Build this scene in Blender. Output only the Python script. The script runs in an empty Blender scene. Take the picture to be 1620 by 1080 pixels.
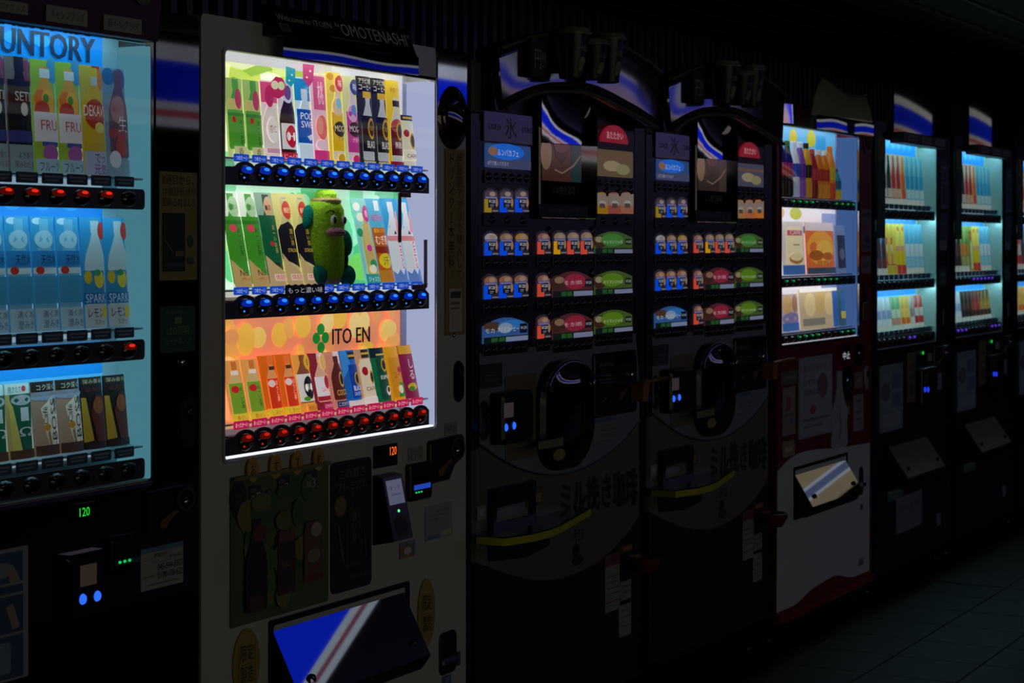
import bpy, math, random
from math import sin, cos, pi, atan, radians
random.seed(7)
scene = bpy.context.scene
col = scene.collection

# ------------------------------------------------------------------ camera
FL, VPX, HY, CD, CZ = 3000.0, 2480.0, 388.0, 2.44, 1.41      # focal length in px of a 1620 wide frame, row vanishing column, eye row
TH = atan((VPX - 810) / FL)
CT, ST = cos(TH), sin(TH)
cam_d = bpy.data.cameras.new('camera')
cam_d.sensor_width = 36.0
cam_d.lens = 36.0 * FL / 1620.0
cam_d.shift_y = -(540 - HY) / 1620.0
cam_d.clip_start = 0.05
cam_d.dof.use_dof = True
cam_d.dof.focus_distance = 4.3
cam_d.dof.aperture_fstop = 9.0
cam = bpy.data.objects.new('camera', cam_d)
col.objects.link(cam)
cam.location = (0, -CD, CZ)
cam.rotation_euler = (pi / 2, 0, TH - pi / 2)
scene.camera = cam

# ------------------------------------------------------------------ world + exposure
world = bpy.data.worlds.new('night')
scene.world = world
world.use_nodes = True
world.node_tree.nodes['Background'].inputs[0].default_value = (0.6, 0.75, 1.0, 1)
world.node_tree.nodes['Background'].inputs[1].default_value = 0.0006
scene.view_settings.view_transform = 'Standard'
scene.view_settings.look = 'None'
scene.view_settings.exposure = 0.0
scene.view_settings.gamma = 1.0
scene.view_settings.use_curve_mapping = False
try:
    scene.cycles.use_denoising = True
    scene.cycles.max_bounces = 8
    scene.cycles.transparent_max_bounces = 12
    scene.cycles.sample_clamp_indirect = 3.0
except Exception:
    pass
SIGN_BLUE, SIGN_WHITE, SIGN_RED, FILL_GLOW = 0.8, 0.7, 0.7, 0.50     # radiance of the shop sign across the passage and of the added fill panels


def hexc(h):
    h = h.lstrip('#')
    out = []
    for i in (0, 2, 4):
        c = int(h[i:i + 2], 16) / 255.0
        out.append(c / 12.92 if c <= 0.04045 else ((c + 0.055) / 1.055) ** 2.4)
    return tuple(out)


# ------------------------------------------------------------------ materials
MATS = {}


def new_mat(name):
    m = bpy.data.materials.new(name)
    m.use_nodes = True
    nt = m.node_tree
    nt.nodes.clear()
    out = nt.nodes.new('ShaderNodeOutputMaterial')
    return m, nt, out


def surf(name, c, rough=0.4, metal=0.0, var=0.12, scale=9.0, bump=0.0, spec=0.5, coat=0.0, rnd=0.0):
    if name in MATS:
        return MATS[name]
    m, nt, out = new_mat(name)
    b = nt.nodes.new('ShaderNodeBsdfPrincipled')
    tc = nt.nodes.new('ShaderNodeTexCoord')
    n = nt.nodes.new('ShaderNodeTexNoise')
    n.inputs['Scale'].default_value = scale
    n.inputs['Detail'].default_value = 4
    nt.links.new(tc.outputs['Object'], n.inputs['Vector'])
    mr = nt.nodes.new('ShaderNodeMapRange')
    mr.inputs[1].default_value, mr.inputs[2].default_value = 0.25, 0.75
    mr.inputs[3].default_value, mr.inputs[4].default_value = 1 - var, 1 + var
    nt.links.new(n.outputs['Fac'], mr.inputs[0])
    mul = nt.nodes.new('ShaderNodeVectorMath')
    mul.operation = 'SCALE'
    mul.inputs[0].default_value = hexc(c) if isinstance(c, str) else c
    if rnd:
        oi = nt.nodes.new('ShaderNodeObjectInfo')
        m2 = nt.nodes.new('ShaderNodeMapRange')
        m2.inputs[3].default_value, m2.inputs[4].default_value = 1 - rnd, 1 + rnd
        nt.links.new(oi.outputs['Random'], m2.inputs[0])
        mm = nt.nodes.new('ShaderNodeMath')
        mm.operation = 'MULTIPLY'
        nt.links.new(mr.outputs[0], mm.inputs[0])
        nt.links.new(m2.outputs[0], mm.inputs[1])
        nt.links.new(mm.outputs[0], mul.inputs['Scale'])
    else:
        nt.links.new(mr.outputs[0], mul.inputs['Scale'])
    nt.links.new(mul.outputs[0], b.inputs['Base Color'])
    b.inputs['Roughness'].default_value = rough
    b.inputs['Metallic'].default_value = metal
    b.inputs['Specular IOR Level'].default_value = spec
    b.inputs['Coat Weight'].default_value = coat
    b.inputs['Coat Roughness'].default_value = 0.03
    if bump:
        bp = nt.nodes.new('ShaderNodeBump')
        bp.inputs['Strength'].default_value = bump
        bp.inputs['Distance'].default_value = 0.01
        nt.links.new(n.outputs['Fac'], bp.inputs['Height'])
        nt.links.new(bp.outputs[0], b.inputs['Normal'])
    nt.links.new(b.outputs[0], out.inputs[0])
    MATS[name] = m
    return m


def printed(name='printed', glow=0.0, rough=0.45, gain=1.0, lift=1.0):
    """ink colours stored per face; glow > 0 for films lit from behind"""
    if name in MATS:
        return MATS[name]
    m, nt, out = new_mat(name)
    at = nt.nodes.new('ShaderNodeAttribute')
    at.attribute_name = 'ink'
    b = nt.nodes.new('ShaderNodeBsdfPrincipled')
    b.inputs['Roughness'].default_value = rough
    n = nt.nodes.new('ShaderNodeTexNoise')
    n.inputs['Scale'].default_value = 60
    mr = nt.nodes.new('ShaderNodeMapRange')
    mr.inputs[3].default_value, mr.inputs[4].default_value = 0.9 * gain, 1.05 * gain
    nt.links.new(n.outputs['Fac'], mr.inputs[0])
    mul = nt.nodes.new('ShaderNodeVectorMath')
    mul.operation = 'SCALE'
    if lift != 1.0:
        gm = nt.nodes.new('ShaderNodeGamma')
        gm.inputs[1].default_value = lift
        nt.links.new(at.outputs['Color'], gm.inputs[0])
        nt.links.new(gm.outputs[0], mul.inputs[0])
    else:
        nt.links.new(at.outputs['Color'], mul.inputs[0])
    nt.links.new(mr.outputs[0], mul.inputs['Scale'])
    nt.links.new(mul.outputs[0], b.inputs['Base Color'])
    if glow:
        nt.links.new(mul.outputs[0], b.inputs['Emission Color'])
        b.inputs['Emission Strength'].default_value = glow
    nt.links.new(b.outputs[0], out.inputs[0])
    MATS[name] = m
    return m


def glow(name, c, s):
    if name in MATS:
        return MATS[name]
    m, nt, out = new_mat(name)
    e = nt.nodes.new('ShaderNodeEmission')
    e.inputs[0].default_value = (*(hexc(c) if isinstance(c, str) else c), 1)
    e.inputs[1].default_value = s
    nt.links.new(e.outputs[0], out.inputs[0])
    MATS[name] = m
    return m


def pane_mat(name='pane_glass', base=0.02, tint=(1, 1, 1), rough=0.0):
    """clear sheet: passes light straight on, mirrors more at a shallow angle (same from both sides)"""
    if name in MATS:
        return MATS[name]
    m, nt, out = new_mat(name)
    lw = nt.nodes.new('ShaderNodeLayerWeight')
    lw.inputs[0].default_value = 0.5
    p = nt.nodes.new('ShaderNodeMath')
    p.operation = 'POWER'
    p.inputs[1].default_value = 5.0
    nt.links.new(lw.outputs['Facing'], p.inputs[0])
    ma = nt.nodes.new('ShaderNodeMath')
    ma.operation = 'MULTIPLY_ADD'
    ma.inputs[1].default_value = .6
    ma.inputs[2].default_value = base
    nt.links.new(p.outputs[0], ma.inputs[0])
    t = nt.nodes.new('ShaderNodeBsdfTransparent')
    t.inputs[0].default_value = (*tint, 1)
    g = nt.nodes.new('ShaderNodeBsdfGlossy')
    g.inputs['Roughness'].default_value = rough
    mx = nt.nodes.new('ShaderNodeMixShader')
    nt.links.new(ma.outputs[0], mx.inputs[0])
    nt.links.new(t.outputs[0], mx.inputs[1])
    nt.links.new(g.outputs[0], mx.inputs[2])
    nt.links.new(mx.outputs[0], out.inputs[0])
    MATS[name] = m
    return m


PRINT = printed('translucent_film', 0.5)  # shelf light on the dummies is put into the ink as emission
PRINT_DIM = printed('printed_matt', 0.0, 0.6, lift=0.62)
BACKLIT = printed('backlit_film', 1.0, 0.25)
BACKLIT_DIM = printed('backlit_film_dim', 0.45, 0.2)
BACKLIT_HALF = printed('backlit_film_half', 0.55, 0.3)
WHITE_PAINT = surf('white_enamel', '#c4c6ba', 0.35, var=0.06, scale=4)
GREY_PAINT = surf('grey_enamel', '#8d9090', 0.35, var=0.08)
BLACK_GLOSS = surf('black_gloss', '#050507', 0.06, var=0.1, coat=0.6)
BLACK_PLASTIC = surf('black_plastic', '#0b0b0d', 0.3, var=0.2)
DARK_PLASTIC = surf('dark_grey_plastic', '#38393e', 0.4, var=0.15)
NAVY = surf('navy_enamel', '#0a1024', 0.3, var=0.12)
NAVY_FAR = surf('navy_panel', '#081220', 0.3, var=0.12)
RED_PAINT = surf('red_enamel', '#7a0d14', 0.28, var=0.1)
CREAM = surf('cream_panel', '#6c6654', 0.4, var=0.08)
SILVER_PANEL = surf('silver_grey_panel', '#7d828c', 0.4, var=0.08)
OLIVE = surf('olive_panel', '#565139', 0.45, var=0.1)
CHARCOAL = surf('charcoal_panel', '#1c1d1c', 0.4, var=0.15)
CHROME = surf('chrome', '#c9ccd2', 0.08, 1.0, var=0.05)
MIRROR_FLAP = surf('smoked_mirror_acrylic', '#b8bcc6', 0.02, 1.0, var=0.04)
MIRROR_DARK = surf('dark_mirror_acrylic', '#5c6068', 0.03, 1.0, var=0.05)
STEEL = surf('brushed_steel', '#70716d', 0.35, 1.0, var=0.1)
ORANGE = surf('orange_lever', '#80501a', 0.35, var=0.1)
YELLOW_EDGE = surf('lime_edging', '#b6b81c', 0.4, var=0.06)
WHITE_LINER = surf('white_liner', '#e6e8ee', 0.35, var=0.03)
GLASS = pane_mat()
E_BLUE = glow('blue_lamp', (0.03, 0.28, 1.0), 1.0)
E_RED = glow('red_lamp', (1.0, 0.03, 0.01), 0.5)
E_REDHOT = glow('red_lamp_bright', (1.0, 0.03, 0.01), 0.8)
E_BLUE2 = glow('blue_lens', (0.002, 0.02, 0.36), 0.9)
E_RED2 = glow('red_lens', (0.2, 0.008, 0.004), 0.35)
E_GREEN2 = glow('green_lens', (0.005, 0.10, 0.03), 0.5)
E_VIOLET2 = glow('violet_lens', (0.05, 0.02, 0.3), 0.5)
E_GREEN = glow('green_lamp', (0.02, 0.8, 0.16), 0.7)
E_VIOLET = glow('violet_lamp', (0.22, 0.08, 1.0), 1.1)
E_LED = glow('blue_led', (0.03, 0.16, 1.0), 1.0)
E_ORANGE = glow('amber_digits', (1.0, 0.13, 0.01), 1.3)
E_GDIG = glow('green_digits', (0.02, 0.9, 0.05), 0.8)
SKIRT = {'blue_lamp': E_BLUE2, 'red_lamp': E_RED2, 'red_lamp_bright': E_RED2, 'green_lamp': E_GREEN2, 'violet_lamp': E_VIOLET2}
LAMP_OFF = surf('dark_lens', '#0a0a10', 0.08, var=0.1, coat=0.5)


# ------------------------------------------------------------------ frame geometry of the machine fronts
def fx(px, y=0.0):
    a = (px - 810) / FL
    t = (CD + y) * FL / (CT * (VPX - px))
    return t * (CT + a * ST), t


class FP:
    """points on the front plane of the row, read off by column and row; dx, dz move a repeat of the same model"""
    def __init__(s, dx=0.0, dz=0.0):
        s.dx, s.dz = dx, dz

    def p(s, px, py, y=0.0):
        x, t = fx(px, y)
        return x + s.dx, CZ + (HY - py) / FL * t + s.dz

    def r(s, a, b, c, d, y=0.0):
        m = (a + c) / 2
        x0, x1 = fx(a, y)[0] + s.dx, fx(c, y)[0] + s.dx
        return x0, s.p(m, d, y)[1], x1, s.p(m, b, y)[1]

    def o(s, pts, y=0.0):
        return [s.p(q[0], q[1], y) for q in pts]


# ------------------------------------------------------------------ mesh helpers
TXT = {}


def glyphs(s, vertical=False, bold=0.0):
    k = (s, vertical)
    if k in TXT:
        return TXT[k]
    cu = bpy.data.curves.new('lettering', 'FONT')
    cu.body = '\n'.join(s) if vertical else s
    cu.resolution_u = 2
    cu.align_x = 'CENTER' if vertical else 'LEFT'
    ob = bpy.data.objects.new('lettering', cu)
    me = ob.to_mesh()
    vs = [(v.co.x, v.co.y) for v in me.vertices]
    fs = [tuple(p.vertices) for p in me.polygons]
    ob.to_mesh_clear()
    bpy.data.objects.remove(ob)
    bpy.data.curves.remove(cu)
    if vs:
        x0, x1 = min(v[0] for v in vs), max(v[0] for v in vs)
        y0, y1 = min(v[1] for v in vs), max(v[1] for v in vs)
        w, h = max(x1 - x0, 1e-6), max(y1 - y0, 1e-6)
        vs = [((v[0] - x0) / w, (v[1] - y0) / h) for v in vs]
    TXT[k] = (vs, fs)
    return TXT[k]


def rrect(x0, z0, x1, z1, r, n=4):
    r = min(r, (x1 - x0) / 2 - 1e-5, (z1 - z0) / 2 - 1e-5)
    if r <= 0:
        return [(x0, z0), (x1, z0), (x1, z1), (x0, z1)]
    o = []
    for cx, cz, a0 in ((x1 - r, z0 + r, -90), (x1 - r, z1 - r, 0), (x0 + r, z1 - r, 90), (x0 + r, z0 + r, 180)):
        for i in range(n + 1):
            a = radians(a0 + 90.0 * i / n)
            o.append((cx + r * cos(a), cz + r * sin(a)))
    return o


def ell(cx, cz, rx, rz, n=24):
    return [(cx + rx * cos(2 * pi * i / n), cz + rz * sin(2 * pi * i / n)) for i in range(n)]


class MB:
    def __init__(s):
        s.v, s.f, s.c, s.m = [], [], [], []
        s.col, s.mi = (0.8, 0.8, 0.8), 0

    def ink(s, c, mi=None):
        s.col = hexc(c) if isinstance(c, str) else c
        if mi is not None:
            s.mi = mi
        return s

    def add(s, vs, fs):
        b = len(s.v)
        s.v += [tuple(v) for v in vs]
        for f in fs:
            s.f.append(tuple(b + i for i in f))
            s.c.append(s.col)
            s.m.append(s.mi)
        return s

    def box(s, x0, y0, z0, x1, y1, z1):
        vs = [(x, y, z) for z in (z0, z1) for y in (y0, y1) for x in (x0, x1)]
        return s.add(vs, [(0, 2, 3, 1), (4, 5, 7, 6), (0, 1, 5, 4), (2, 6, 7, 3), (0, 4, 6, 2), (1, 3, 7, 5)])

    def hexa(s, p):
        """bottom 4 (ccw seen from above), top 4"""
        return s.add(p, [(3, 2, 1, 0), (4, 5, 6, 7), (0, 1, 5, 4), (1, 2, 6, 5), (2, 3, 7, 6), (3, 0, 4, 7)])

    def prism(s, out, yf, yb, ch=0.0):
        n = len(out)
        cx = sum(p[0] for p in out) / n
        cz = sum(p[1] for p in out) / n
        fr = out
        vs = []
        if ch:
            fr = []
            for (x, z) in out:
                dx, dz = cx - x, cz - z
                L = max(abs(dx), abs(dz), 1e-6)
                fr.append((x + ch * (dx / L if abs(dx) > 1e-6 else 0), z + ch * (dz / L if abs(dz) > 1e-6 else 0)))
        vs += [(x, yf, z) for x, z in fr]
        if ch:
            vs += [(x, yf + ch, z) for x, z in out]
        vs += [(x, yb, z) for x, z in out]
        k = len(vs) // n
        fs = [tuple(range(n))]
        for j in range(k - 1):
            for i in range(n):
                a, b = j * n + i, j * n + (i + 1) % n
                fs.append((b, a, a + n, b + n))
        fs.append(tuple(reversed(range((k - 1) * n, k * n))))
        return s.add(vs, fs)

    def ring(s, out, inn, yf, yb):
        n = len(out)
        vs = [(x, yf, z) for x, z in out] + [(x, yf, z) for x, z in inn] + [(x, yb, z) for x, z in out] + [(x, yb, z) for x, z in inn]
        fs = []
        for i in range(n):
            j = (i + 1) % n
            fs += [(i, j, n + j, n + i), (j, i, 2 * n + i, 2 * n + j), (n + i, n + j, 3 * n + j, 3 * n + i), (3 * n + i, 3 * n + j, 2 * n + j, 2 * n + i)]
        return s.add(vs, fs)

    def dome(s, cx, cz, y, rx, rz, h, n=14, k=4, back=0.0):
        """convex cap rising towards the viewer (-y) from plane y"""
        vs, fs = [], []
        for j in range(k):
            a = (pi / 2) * j / k
            for i in range(n):
                b = 2 * pi * i / n
                vs.append((cx + rx * cos(a) * cos(b), y - h * sin(a), cz + rz * cos(a) * sin(b)))
        vs.append((cx, y - h, cz))
        for j in range(k - 1):
            for i in range(n):
                i2 = (i + 1) % n
                fs.append((j * n + i, j * n + i2, (j + 1) * n + i2, (j + 1) * n + i))
        for i in range(n):
            fs.append(((k - 1) * n + i, (k - 1) * n + (i + 1) % n, len(vs) - 1))
        return s.add(vs, fs)

    def lathe(s, cx, cy, z0, prof, n=14, cols=None, sy=1.0, lean=0.0):
        """prof: (radius, height, colour or None) from the bottom up; about the z axis"""
        for j in range(len(prof) - 1):
            (r0, h0, c0), (r1, h1, _) = prof[j], prof[j + 1]
            if c0:
                s.ink(c0)
            vs = []
            for r, h in ((r0, h0), (r1, h1)):
                for i in range(n):
                    b = 2 * pi * i / n
                    vs.append((cx + r * cos(b), cy + lean * h + r * sy * sin(b), z0 + h))
            s.add(vs, [(i, (i + 1) % n, n + (i + 1) % n, n + i) for i in range(n)])
        r, h, _ = prof[-1]
        s.add([(cx + r * cos(2 * pi * i / n), cy + lean * h + r * sy * sin(2 * pi * i / n), z0 + h) for i in range(n)], [tuple(range(n))])
        return s

    def blob(s, c, r, n=16, k=10, f=None):
        vs, fs = [], []
        for j in range(k + 1):
            a = pi * j / k - pi / 2
            for i in range(n):
                b = 2 * pi * i / n
                p = (cos(a) * cos(b), cos(a) * sin(b), sin(a))
                if f:
                    p = f(p)
                vs.append((c[0] + r[0] * p[0], c[1] + r[1] * p[1], c[2] + r[2] * p[2]))
        for j in range(k):
            for i in range(n):
                i2 = (i + 1) % n
                fs.append((j * n + i, j * n + i2, (j + 1) * n + i2, (j + 1) * n + i))
        return s.add(vs, fs)

    def tube(s, pts, r, n=8):
        from mathutils import Vector
        P = [Vector(p) for p in pts]
        vs, fs = [], []
        for i, p in enumerate(P):
            d = (P[min(i + 1, len(P) - 1)] - P[max(i - 1, 0)]).normalized()
            u = d.cross(Vector((0, 0, 1)))
            if u.length < 1e-3:
                u = d.cross(Vector((0, 1, 0)))
            u.normalize()
            w = d.cross(u)
            rr = r[i] if isinstance(r, (list, tuple)) else r
            for k in range(n):
                a = 2 * pi * k / n
                q = p + u * rr * cos(a) + w * rr * sin(a)
                vs.append(tuple(q))
        for i in range(len(P) - 1):
            for k in range(n):
                k2 = (k + 1) % n
                fs.append((i * n + k, i * n + k2, (i + 1) * n + k2, (i + 1) * n + k))
        fs.append(tuple(range(n)))
        fs.append(tuple(reversed(range((len(P) - 1) * n, len(P) * n))))
        return s.add(vs, fs)

    def mesh(s, name, mats, org, smooth):
        me = bpy.data.meshes.new(name)
        me.from_pydata([(x - org[0], y - org[1], z - org[2]) for x, y, z in s.v], [], s.f)
        mats = mats if isinstance(mats, (list, tuple)) else [mats]
        for m in mats:
            me.materials.append(m)
        if len(mats) > 1:
            me.polygons.foreach_set('material_index', s.m)
        ca = me.color_attributes.new('ink', 'FLOAT_COLOR', 'CORNER')
        buf = []
        for f, c in zip(s.f, s.c):
            buf += [c[0], c[1], c[2], 1.0] * len(f)
        ca.data.foreach_set('color', buf)
        if smooth:
            me.polygons.foreach_set('use_smooth', [True] * len(s.f))
        me.update()
        return me


ORG = {}


def thing(name, label, cat, org, group=None):
    o = bpy.data.objects.new(name, None)
    o.empty_display_size = 0.1
    col.objects.link(o)
    o.location = org
    ORG[o.name] = tuple(org)
    o['label'], o['category'] = label, cat
    if group:
        o['group'] = group
    return o


def part(mb, name, mat, parent, smooth=False, label=None):
    org = ORG[parent.name]
    o = bpy.data.objects.new(name, mb.mesh(name, mat, org, smooth))
    col.objects.link(o)
    o.parent = parent
    ORG[o.name] = org
    if label:
        o['label'] = label
    return o


def solo(mb, name, mat, label, cat, org, group=None, smooth=False, kind=None):
    o = bpy.data.objects.new(name, mb.mesh(name, mat, org, smooth))
    col.objects.link(o)
    o.location = org
    ORG[o.name] = tuple(org)
    if label:
        o['label'] = label
    if cat:
        o['category'] = cat
    if group:
        o['group'] = group
    if kind:
        o['kind'] = kind
    return o


def again(src, parent, dx, dy=0.0, dz=0.0, mat=None):
    o = src.copy()
    col.objects.link(o)
    o.parent = parent
    o.location = (src.location[0] + dx, src.location[1] + dy, src.location[2] + dz)
    ORG[o.name] = ORG[src.name]
    if mat is not None:
        for k, m in mat:
            o.material_slots[k].link = 'OBJECT'
            o.material_slots[k].material = m
    return o


BOTTLE = [(0, .90), (.03, 1), (.50, 1), (.62, .86), (.74, .56), (.82, .38), (.86, .34), (.87, .40), (1, .40)]
CAN = [(0, .86), (.05, 1), (.86, 1), (.94, .82), (1, .8)]
CUPS = [(0, .72), (.9, 1), (.9, 1.06), (1, 1.06)]


class PR(MB):
    """flat print drawn in u, v on a sheet; each stroke lies a hair above the one before"""
    def __init__(s, mp, step=0.0004, bend=8):
        super().__init__()
        s.mp, s.l, s.step, s.bend = mp, 0, step, bend

    def _put(s, uv, fs, c):
        s.l += 1
        s.ink(c)
        s.add([s.mp(u, v, s.l * s.step) for u, v in uv], fs)

    def rect(s, u0, v0, u1, v1, c):
        n = max(1, int(math.ceil((u1 - u0) * s.bend)))
        uv = [(u0 + (u1 - u0) * i / n, v) for v in (v0, v1) for i in range(n + 1)]
        s._put(uv, [(i, i + 1, n + 2 + i, n + 1 + i) for i in range(n)], c)

    def prof(s, prof, uc, hw, v0, v1, c, n=4):
        uv, fs = [], []
        for v, w in prof:
            for i in range(n + 1):
                uv.append((uc + hw * w * (2.0 * i / n - 1), v0 + (v1 - v0) * v))
        for j in range(len(prof) - 1):
            for i in range(n):
                a = j * (n + 1) + i
                fs.append((a, a + 1, a + n + 2, a + n + 1))
        s._put(uv, fs, c)

    def ell(s, uc, vc, ru, rv, c, n=18):
        uv = [(uc + ru * cos(2 * pi * i / n), vc + rv * sin(2 * pi * i / n)) for i in range(n)] + [(uc, vc)]
        s._put(uv, [(i, (i + 1) % n, n) for i in range(n)], c)

    def poly(s, pts, c):
        # cut into upright strips so that it follows a curved sheet
        def half(P, lim, keep_low):
            out = []
            for i in range(len(P)):
                p, q = P[i], P[(i + 1) % len(P)]
                a, b = ((p[0] <= lim), (q[0] <= lim)) if keep_low else ((p[0] >= lim), (q[0] >= lim))
                if a:
                    out.append(p)
                if a != b:
                    t = (lim - p[0]) / (q[0] - p[0])
                    out.append((lim, p[1] + t * (q[1] - p[1])))
            return out
        lo, hi = min(p[0] for p in pts), max(p[0] for p in pts)
        uv, fs = [], []
        k0, k1 = int(math.floor(lo * s.bend)), int(math.ceil(hi * s.bend))
        for k in range(k0, max(k1, k0 + 1)):
            P = half(half(list(pts), (k + 1) / s.bend, True), k / s.bend, False)
            if len(P) >= 3:
                fs.append(tuple(range(len(uv), len(uv) + len(P))))
                uv += P
        s._put(uv, fs, c)

    def text(s, t, u0, v0, u1, v1, c, vert=False, slant=0.0):
        vs, fs = glyphs(t, vert)
        s._put([(u0 + (u1 - u0) * (x + slant * y), v0 + (v1 - v0) * y) for x, y in vs], fs, c)

    def run(s, ops):
        for op in ops:
            k, a = op[0], op[1:]
            if k == 'r':
                s.rect(*a)
            elif k == 'e':
                s.ell(*a)
            elif k == 'b':
                s.prof(BOTTLE, *a)
            elif k == 'c':
                s.prof(CAN, *a)
            elif k == 'u':
                s.prof(CUPS, *a)
            elif k == 't':
                s.text(*a)
            elif k == 'v':
                s.text(*a, vert=True)
            elif k == 'w':          # lettering turned to read upwards
                vs, fs = glyphs(a[0])
                s._put([(a[3] - (a[3] - a[1]) * y, a[2] + (a[4] - a[2]) * x) for x, y in vs], fs, a[5])
            elif k == 'p':
                s.poly(*a)
        return s


def plate(parent, name, R, y, base, ops=(), r=0.003, th=0.002, mat=None, label=None, ink=None):
    """flat sticker, card or panel fixed on plane y, with its print as a child"""
    x0, z0, x1, z1 = R
    mat = mat or PRINT_DIM
    mb = MB().ink(base).prism(rrect(x0, z0, x1, z1, r), y - th, y)
    o = part(mb, name, mat, parent, label=label)
    if ops:
        pr = PR(lambda u, v, l: (x0 + u * (x1 - x0), y - th - 0.0003 - l, z0 + v * (z1 - z0)), step=0.0002).run(ops)
        part(pr, 'print', ink or mat, o)
    return o


def card_mesh(w, h, lean, bulge, base, n=8, th=0.0016):
    mb = MB().ink(base)
    vs = []
    for dy in (0, th):
        for v in (0, 1):
            for i in range(n + 1):
                u = i / n
                vs.append(((u - .5) * w, lean * v - bulge * (1 - (2 * u - 1) ** 2) + dy, v * h))
    k = n + 1
    fs = []
    for i in range(n):
        fs += [(i, i + 1, k + i + 1, k + i), (2 * k + i + 1, 2 * k + i, 3 * k + i, 3 * k + i + 1), (i, 2 * k + i, 2 * k + i + 1, i + 1), (k + i, k + i + 1, 3 * k + i + 1, 3 * k + i)]
    fs += [(0, k, 3 * k, 2 * k), (k - 1, 3 * k - 1, 4 * k - 1, 2 * k - 1)]
    mb.add(vs, fs)
    return mb


def drink_card(x, y, z, w, h, lean, bulge, base, ops, label, group=None, mat=None, cat='drink card', name='drink_card'):
    """one dummy: thin curved sheet standing on the shelf, print as a child"""
    mat = mat or PRINT
    o = solo(card_mesh(w, h, lean, bulge, base), name, mat, label, cat, (0, 0, 0), group, smooth=False)
    pr = PR(lambda u, v, l: ((u - .5) * w, lean * v - bulge * (1 - (2 * u - 1) ** 2) - 0.0004 - l, v * h)).run(ops)
    part(pr, 'print', mat, o)
    o.location = (x, y, z)
    return o


def card_again(src, x, y, z, label=None, group=None):
    o = src.copy()
    col.objects.link(o)
    o.location = (x, y, z)
    if label:
        o['label'] = label
    if group:
        o['group'] = group
    for ch in src.children:
        c = ch.copy()
        col.objects.link(c)
        c.parent = o
    return o


def structure(mb, name, mat, smooth=False):
    return solo(mb, name, mat, None, None, (0, 0, 0), kind='structure', smooth=smooth)

# ================================================================== the place
def floor_mat():
    m, nt, out = new_mat('floor_beyond')
    b = nt.nodes.new('ShaderNodeBsdfPrincipled')
    tc = nt.nodes.new('ShaderNodeTexCoord')
    br = nt.nodes.new('ShaderNodeTexBrick')
    br.offset = 0
    br.inputs['Color1'].default_value = (.018, .023, .018, 1)
    br.inputs['Color2'].default_value = (.022, .026, .020, 1)
    br.inputs['Mortar'].default_value = (.012, .012, .012, 1)
    br.inputs['Scale'].default_value = 1
    br.inputs['Mortar Size'].default_value = .004
    br.inputs['Brick Width'].default_value = .3
    br.inputs['Row Height'].default_value = .3
    nt.links.new(tc.outputs['Object'], br.inputs['Vector'])
    nt.links.new(br.outputs['Color'], b.inputs['Base Color'])
    b.inputs['Roughness'].default_value = .5
    nt.links.new(b.outputs[0], out.inputs[0])
    return m


TILE = surf('stone_tile', '#20251c', 0.6, var=0.25, scale=30, bump=0.15, spec=.25, rnd=0.12)
GROUT = surf('grout', '#101110', 0.8)
DARK_WALL = surf('dark_wall', '#0b0d10', 0.5, var=0.2)
SLAT = surf('wall_rib', '#3a424e', 0.4, var=0.15)
SOFFIT = surf('soffit', '#08090a', 0.6, var=0.2, scale=40)

TX0, TX1, TY0, TY1 = 4.24, 13.24, -2.518, 0.482
mb = MB()
mb.box(-4, -10, -0.06, TX0, 0.85, -0.001)
mb.box(TX1, -10, -0.06, 36, 0.85, -0.001)
mb.box(TX0, -10, -0.06, TX1, TY0, -0.001)
mb.box(TX0, TY1, -0.06, TX1, 0.85, -0.001)
mb.mi = 1
mb.box(TX0, TY0, -0.06, TX1, TY1, -0.006)
floor = structure(mb, 'floor', [floor_mat(), GROUT])
t0 = MB()
t0.add([(-.148, -.148, -.006), (.148, -.148, -.006), (.148, .148, -.006), (-.148, .148, -.006),
        (-.148, -.148, -.0015), (.148, -.148, -.0015), (.148, .148, -.0015), (-.148, .148, -.0015),
        (-.1465, -.1465, 0), (.1465, -.1465, 0), (.1465, .1465, 0), (-.1465, .1465, 0)],
       [(0, 1, 5, 4), (1, 2, 6, 5), (2, 3, 7, 6), (3, 0, 4, 7), (4, 5, 9, 8), (5, 6, 10, 9), (6, 7, 11, 10), (7, 4, 8, 11), (8, 9, 10, 11)])
tile0 = None
for i in range(30):
    for j in range(10):
        x, y = TX0 + .15 + .3 * i, TY1 - .15 - .3 * j
        if tile0 is None:
            tile0 = part(t0, 'tile', TILE, floor)
            tile0.location = (x, y, 0)
        else:
            o = tile0.copy()
            col.objects.link(o)
            o.parent = floor
            o.location = (x, y, 0)
part(MB().box(7.805, -2.5, -.002, 7.838, .4, .0012), 'expansion_joint', BLACK_PLASTIC, floor)

wall = structure(MB().box(-4, .86, 0, 36, .95, 3.4), 'wall_back', DARK_WALL)
r0 = MB()
r0.prism([(-.013, 1.6), (.013, 1.6), (.013, 2.31), (-.013, 2.31)], .83, .862, .006)
rib0 = part(r0, 'wall_rib', SLAT, wall)
rib0.location = (2.2, 0, 0)
for i in range(1, 190):
    o = rib0.copy()
    col.objects.link(o)
    o.parent = wall
    o.location = (2.2 + .067 * i, 0, 0)
ceil1 = structure(MB().box(-4, -1.0, 2.31, 36, .86, 2.5), 'ceiling', SOFFIT)
for k in range(9):
    part(MB().box(-4, -.93 + .2 * k, 2.302, 36, -.915 + .2 * k, 2.312), 'ceiling_trim', DARK_PLASTIC, ceil1)
structure(MB().box(-4, -10, 3.4, 36, -1.0, 3.55), 'ceiling', SOFFIT)
structure(MB().box(-4, -1.08, 2.31, 36, -1.0, 3.4), 'trim_1', SOFFIT)
structure(MB().box(-4, -10.1, 0, 36, -10, 3.4), 'wall_front', DARK_WALL)
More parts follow.
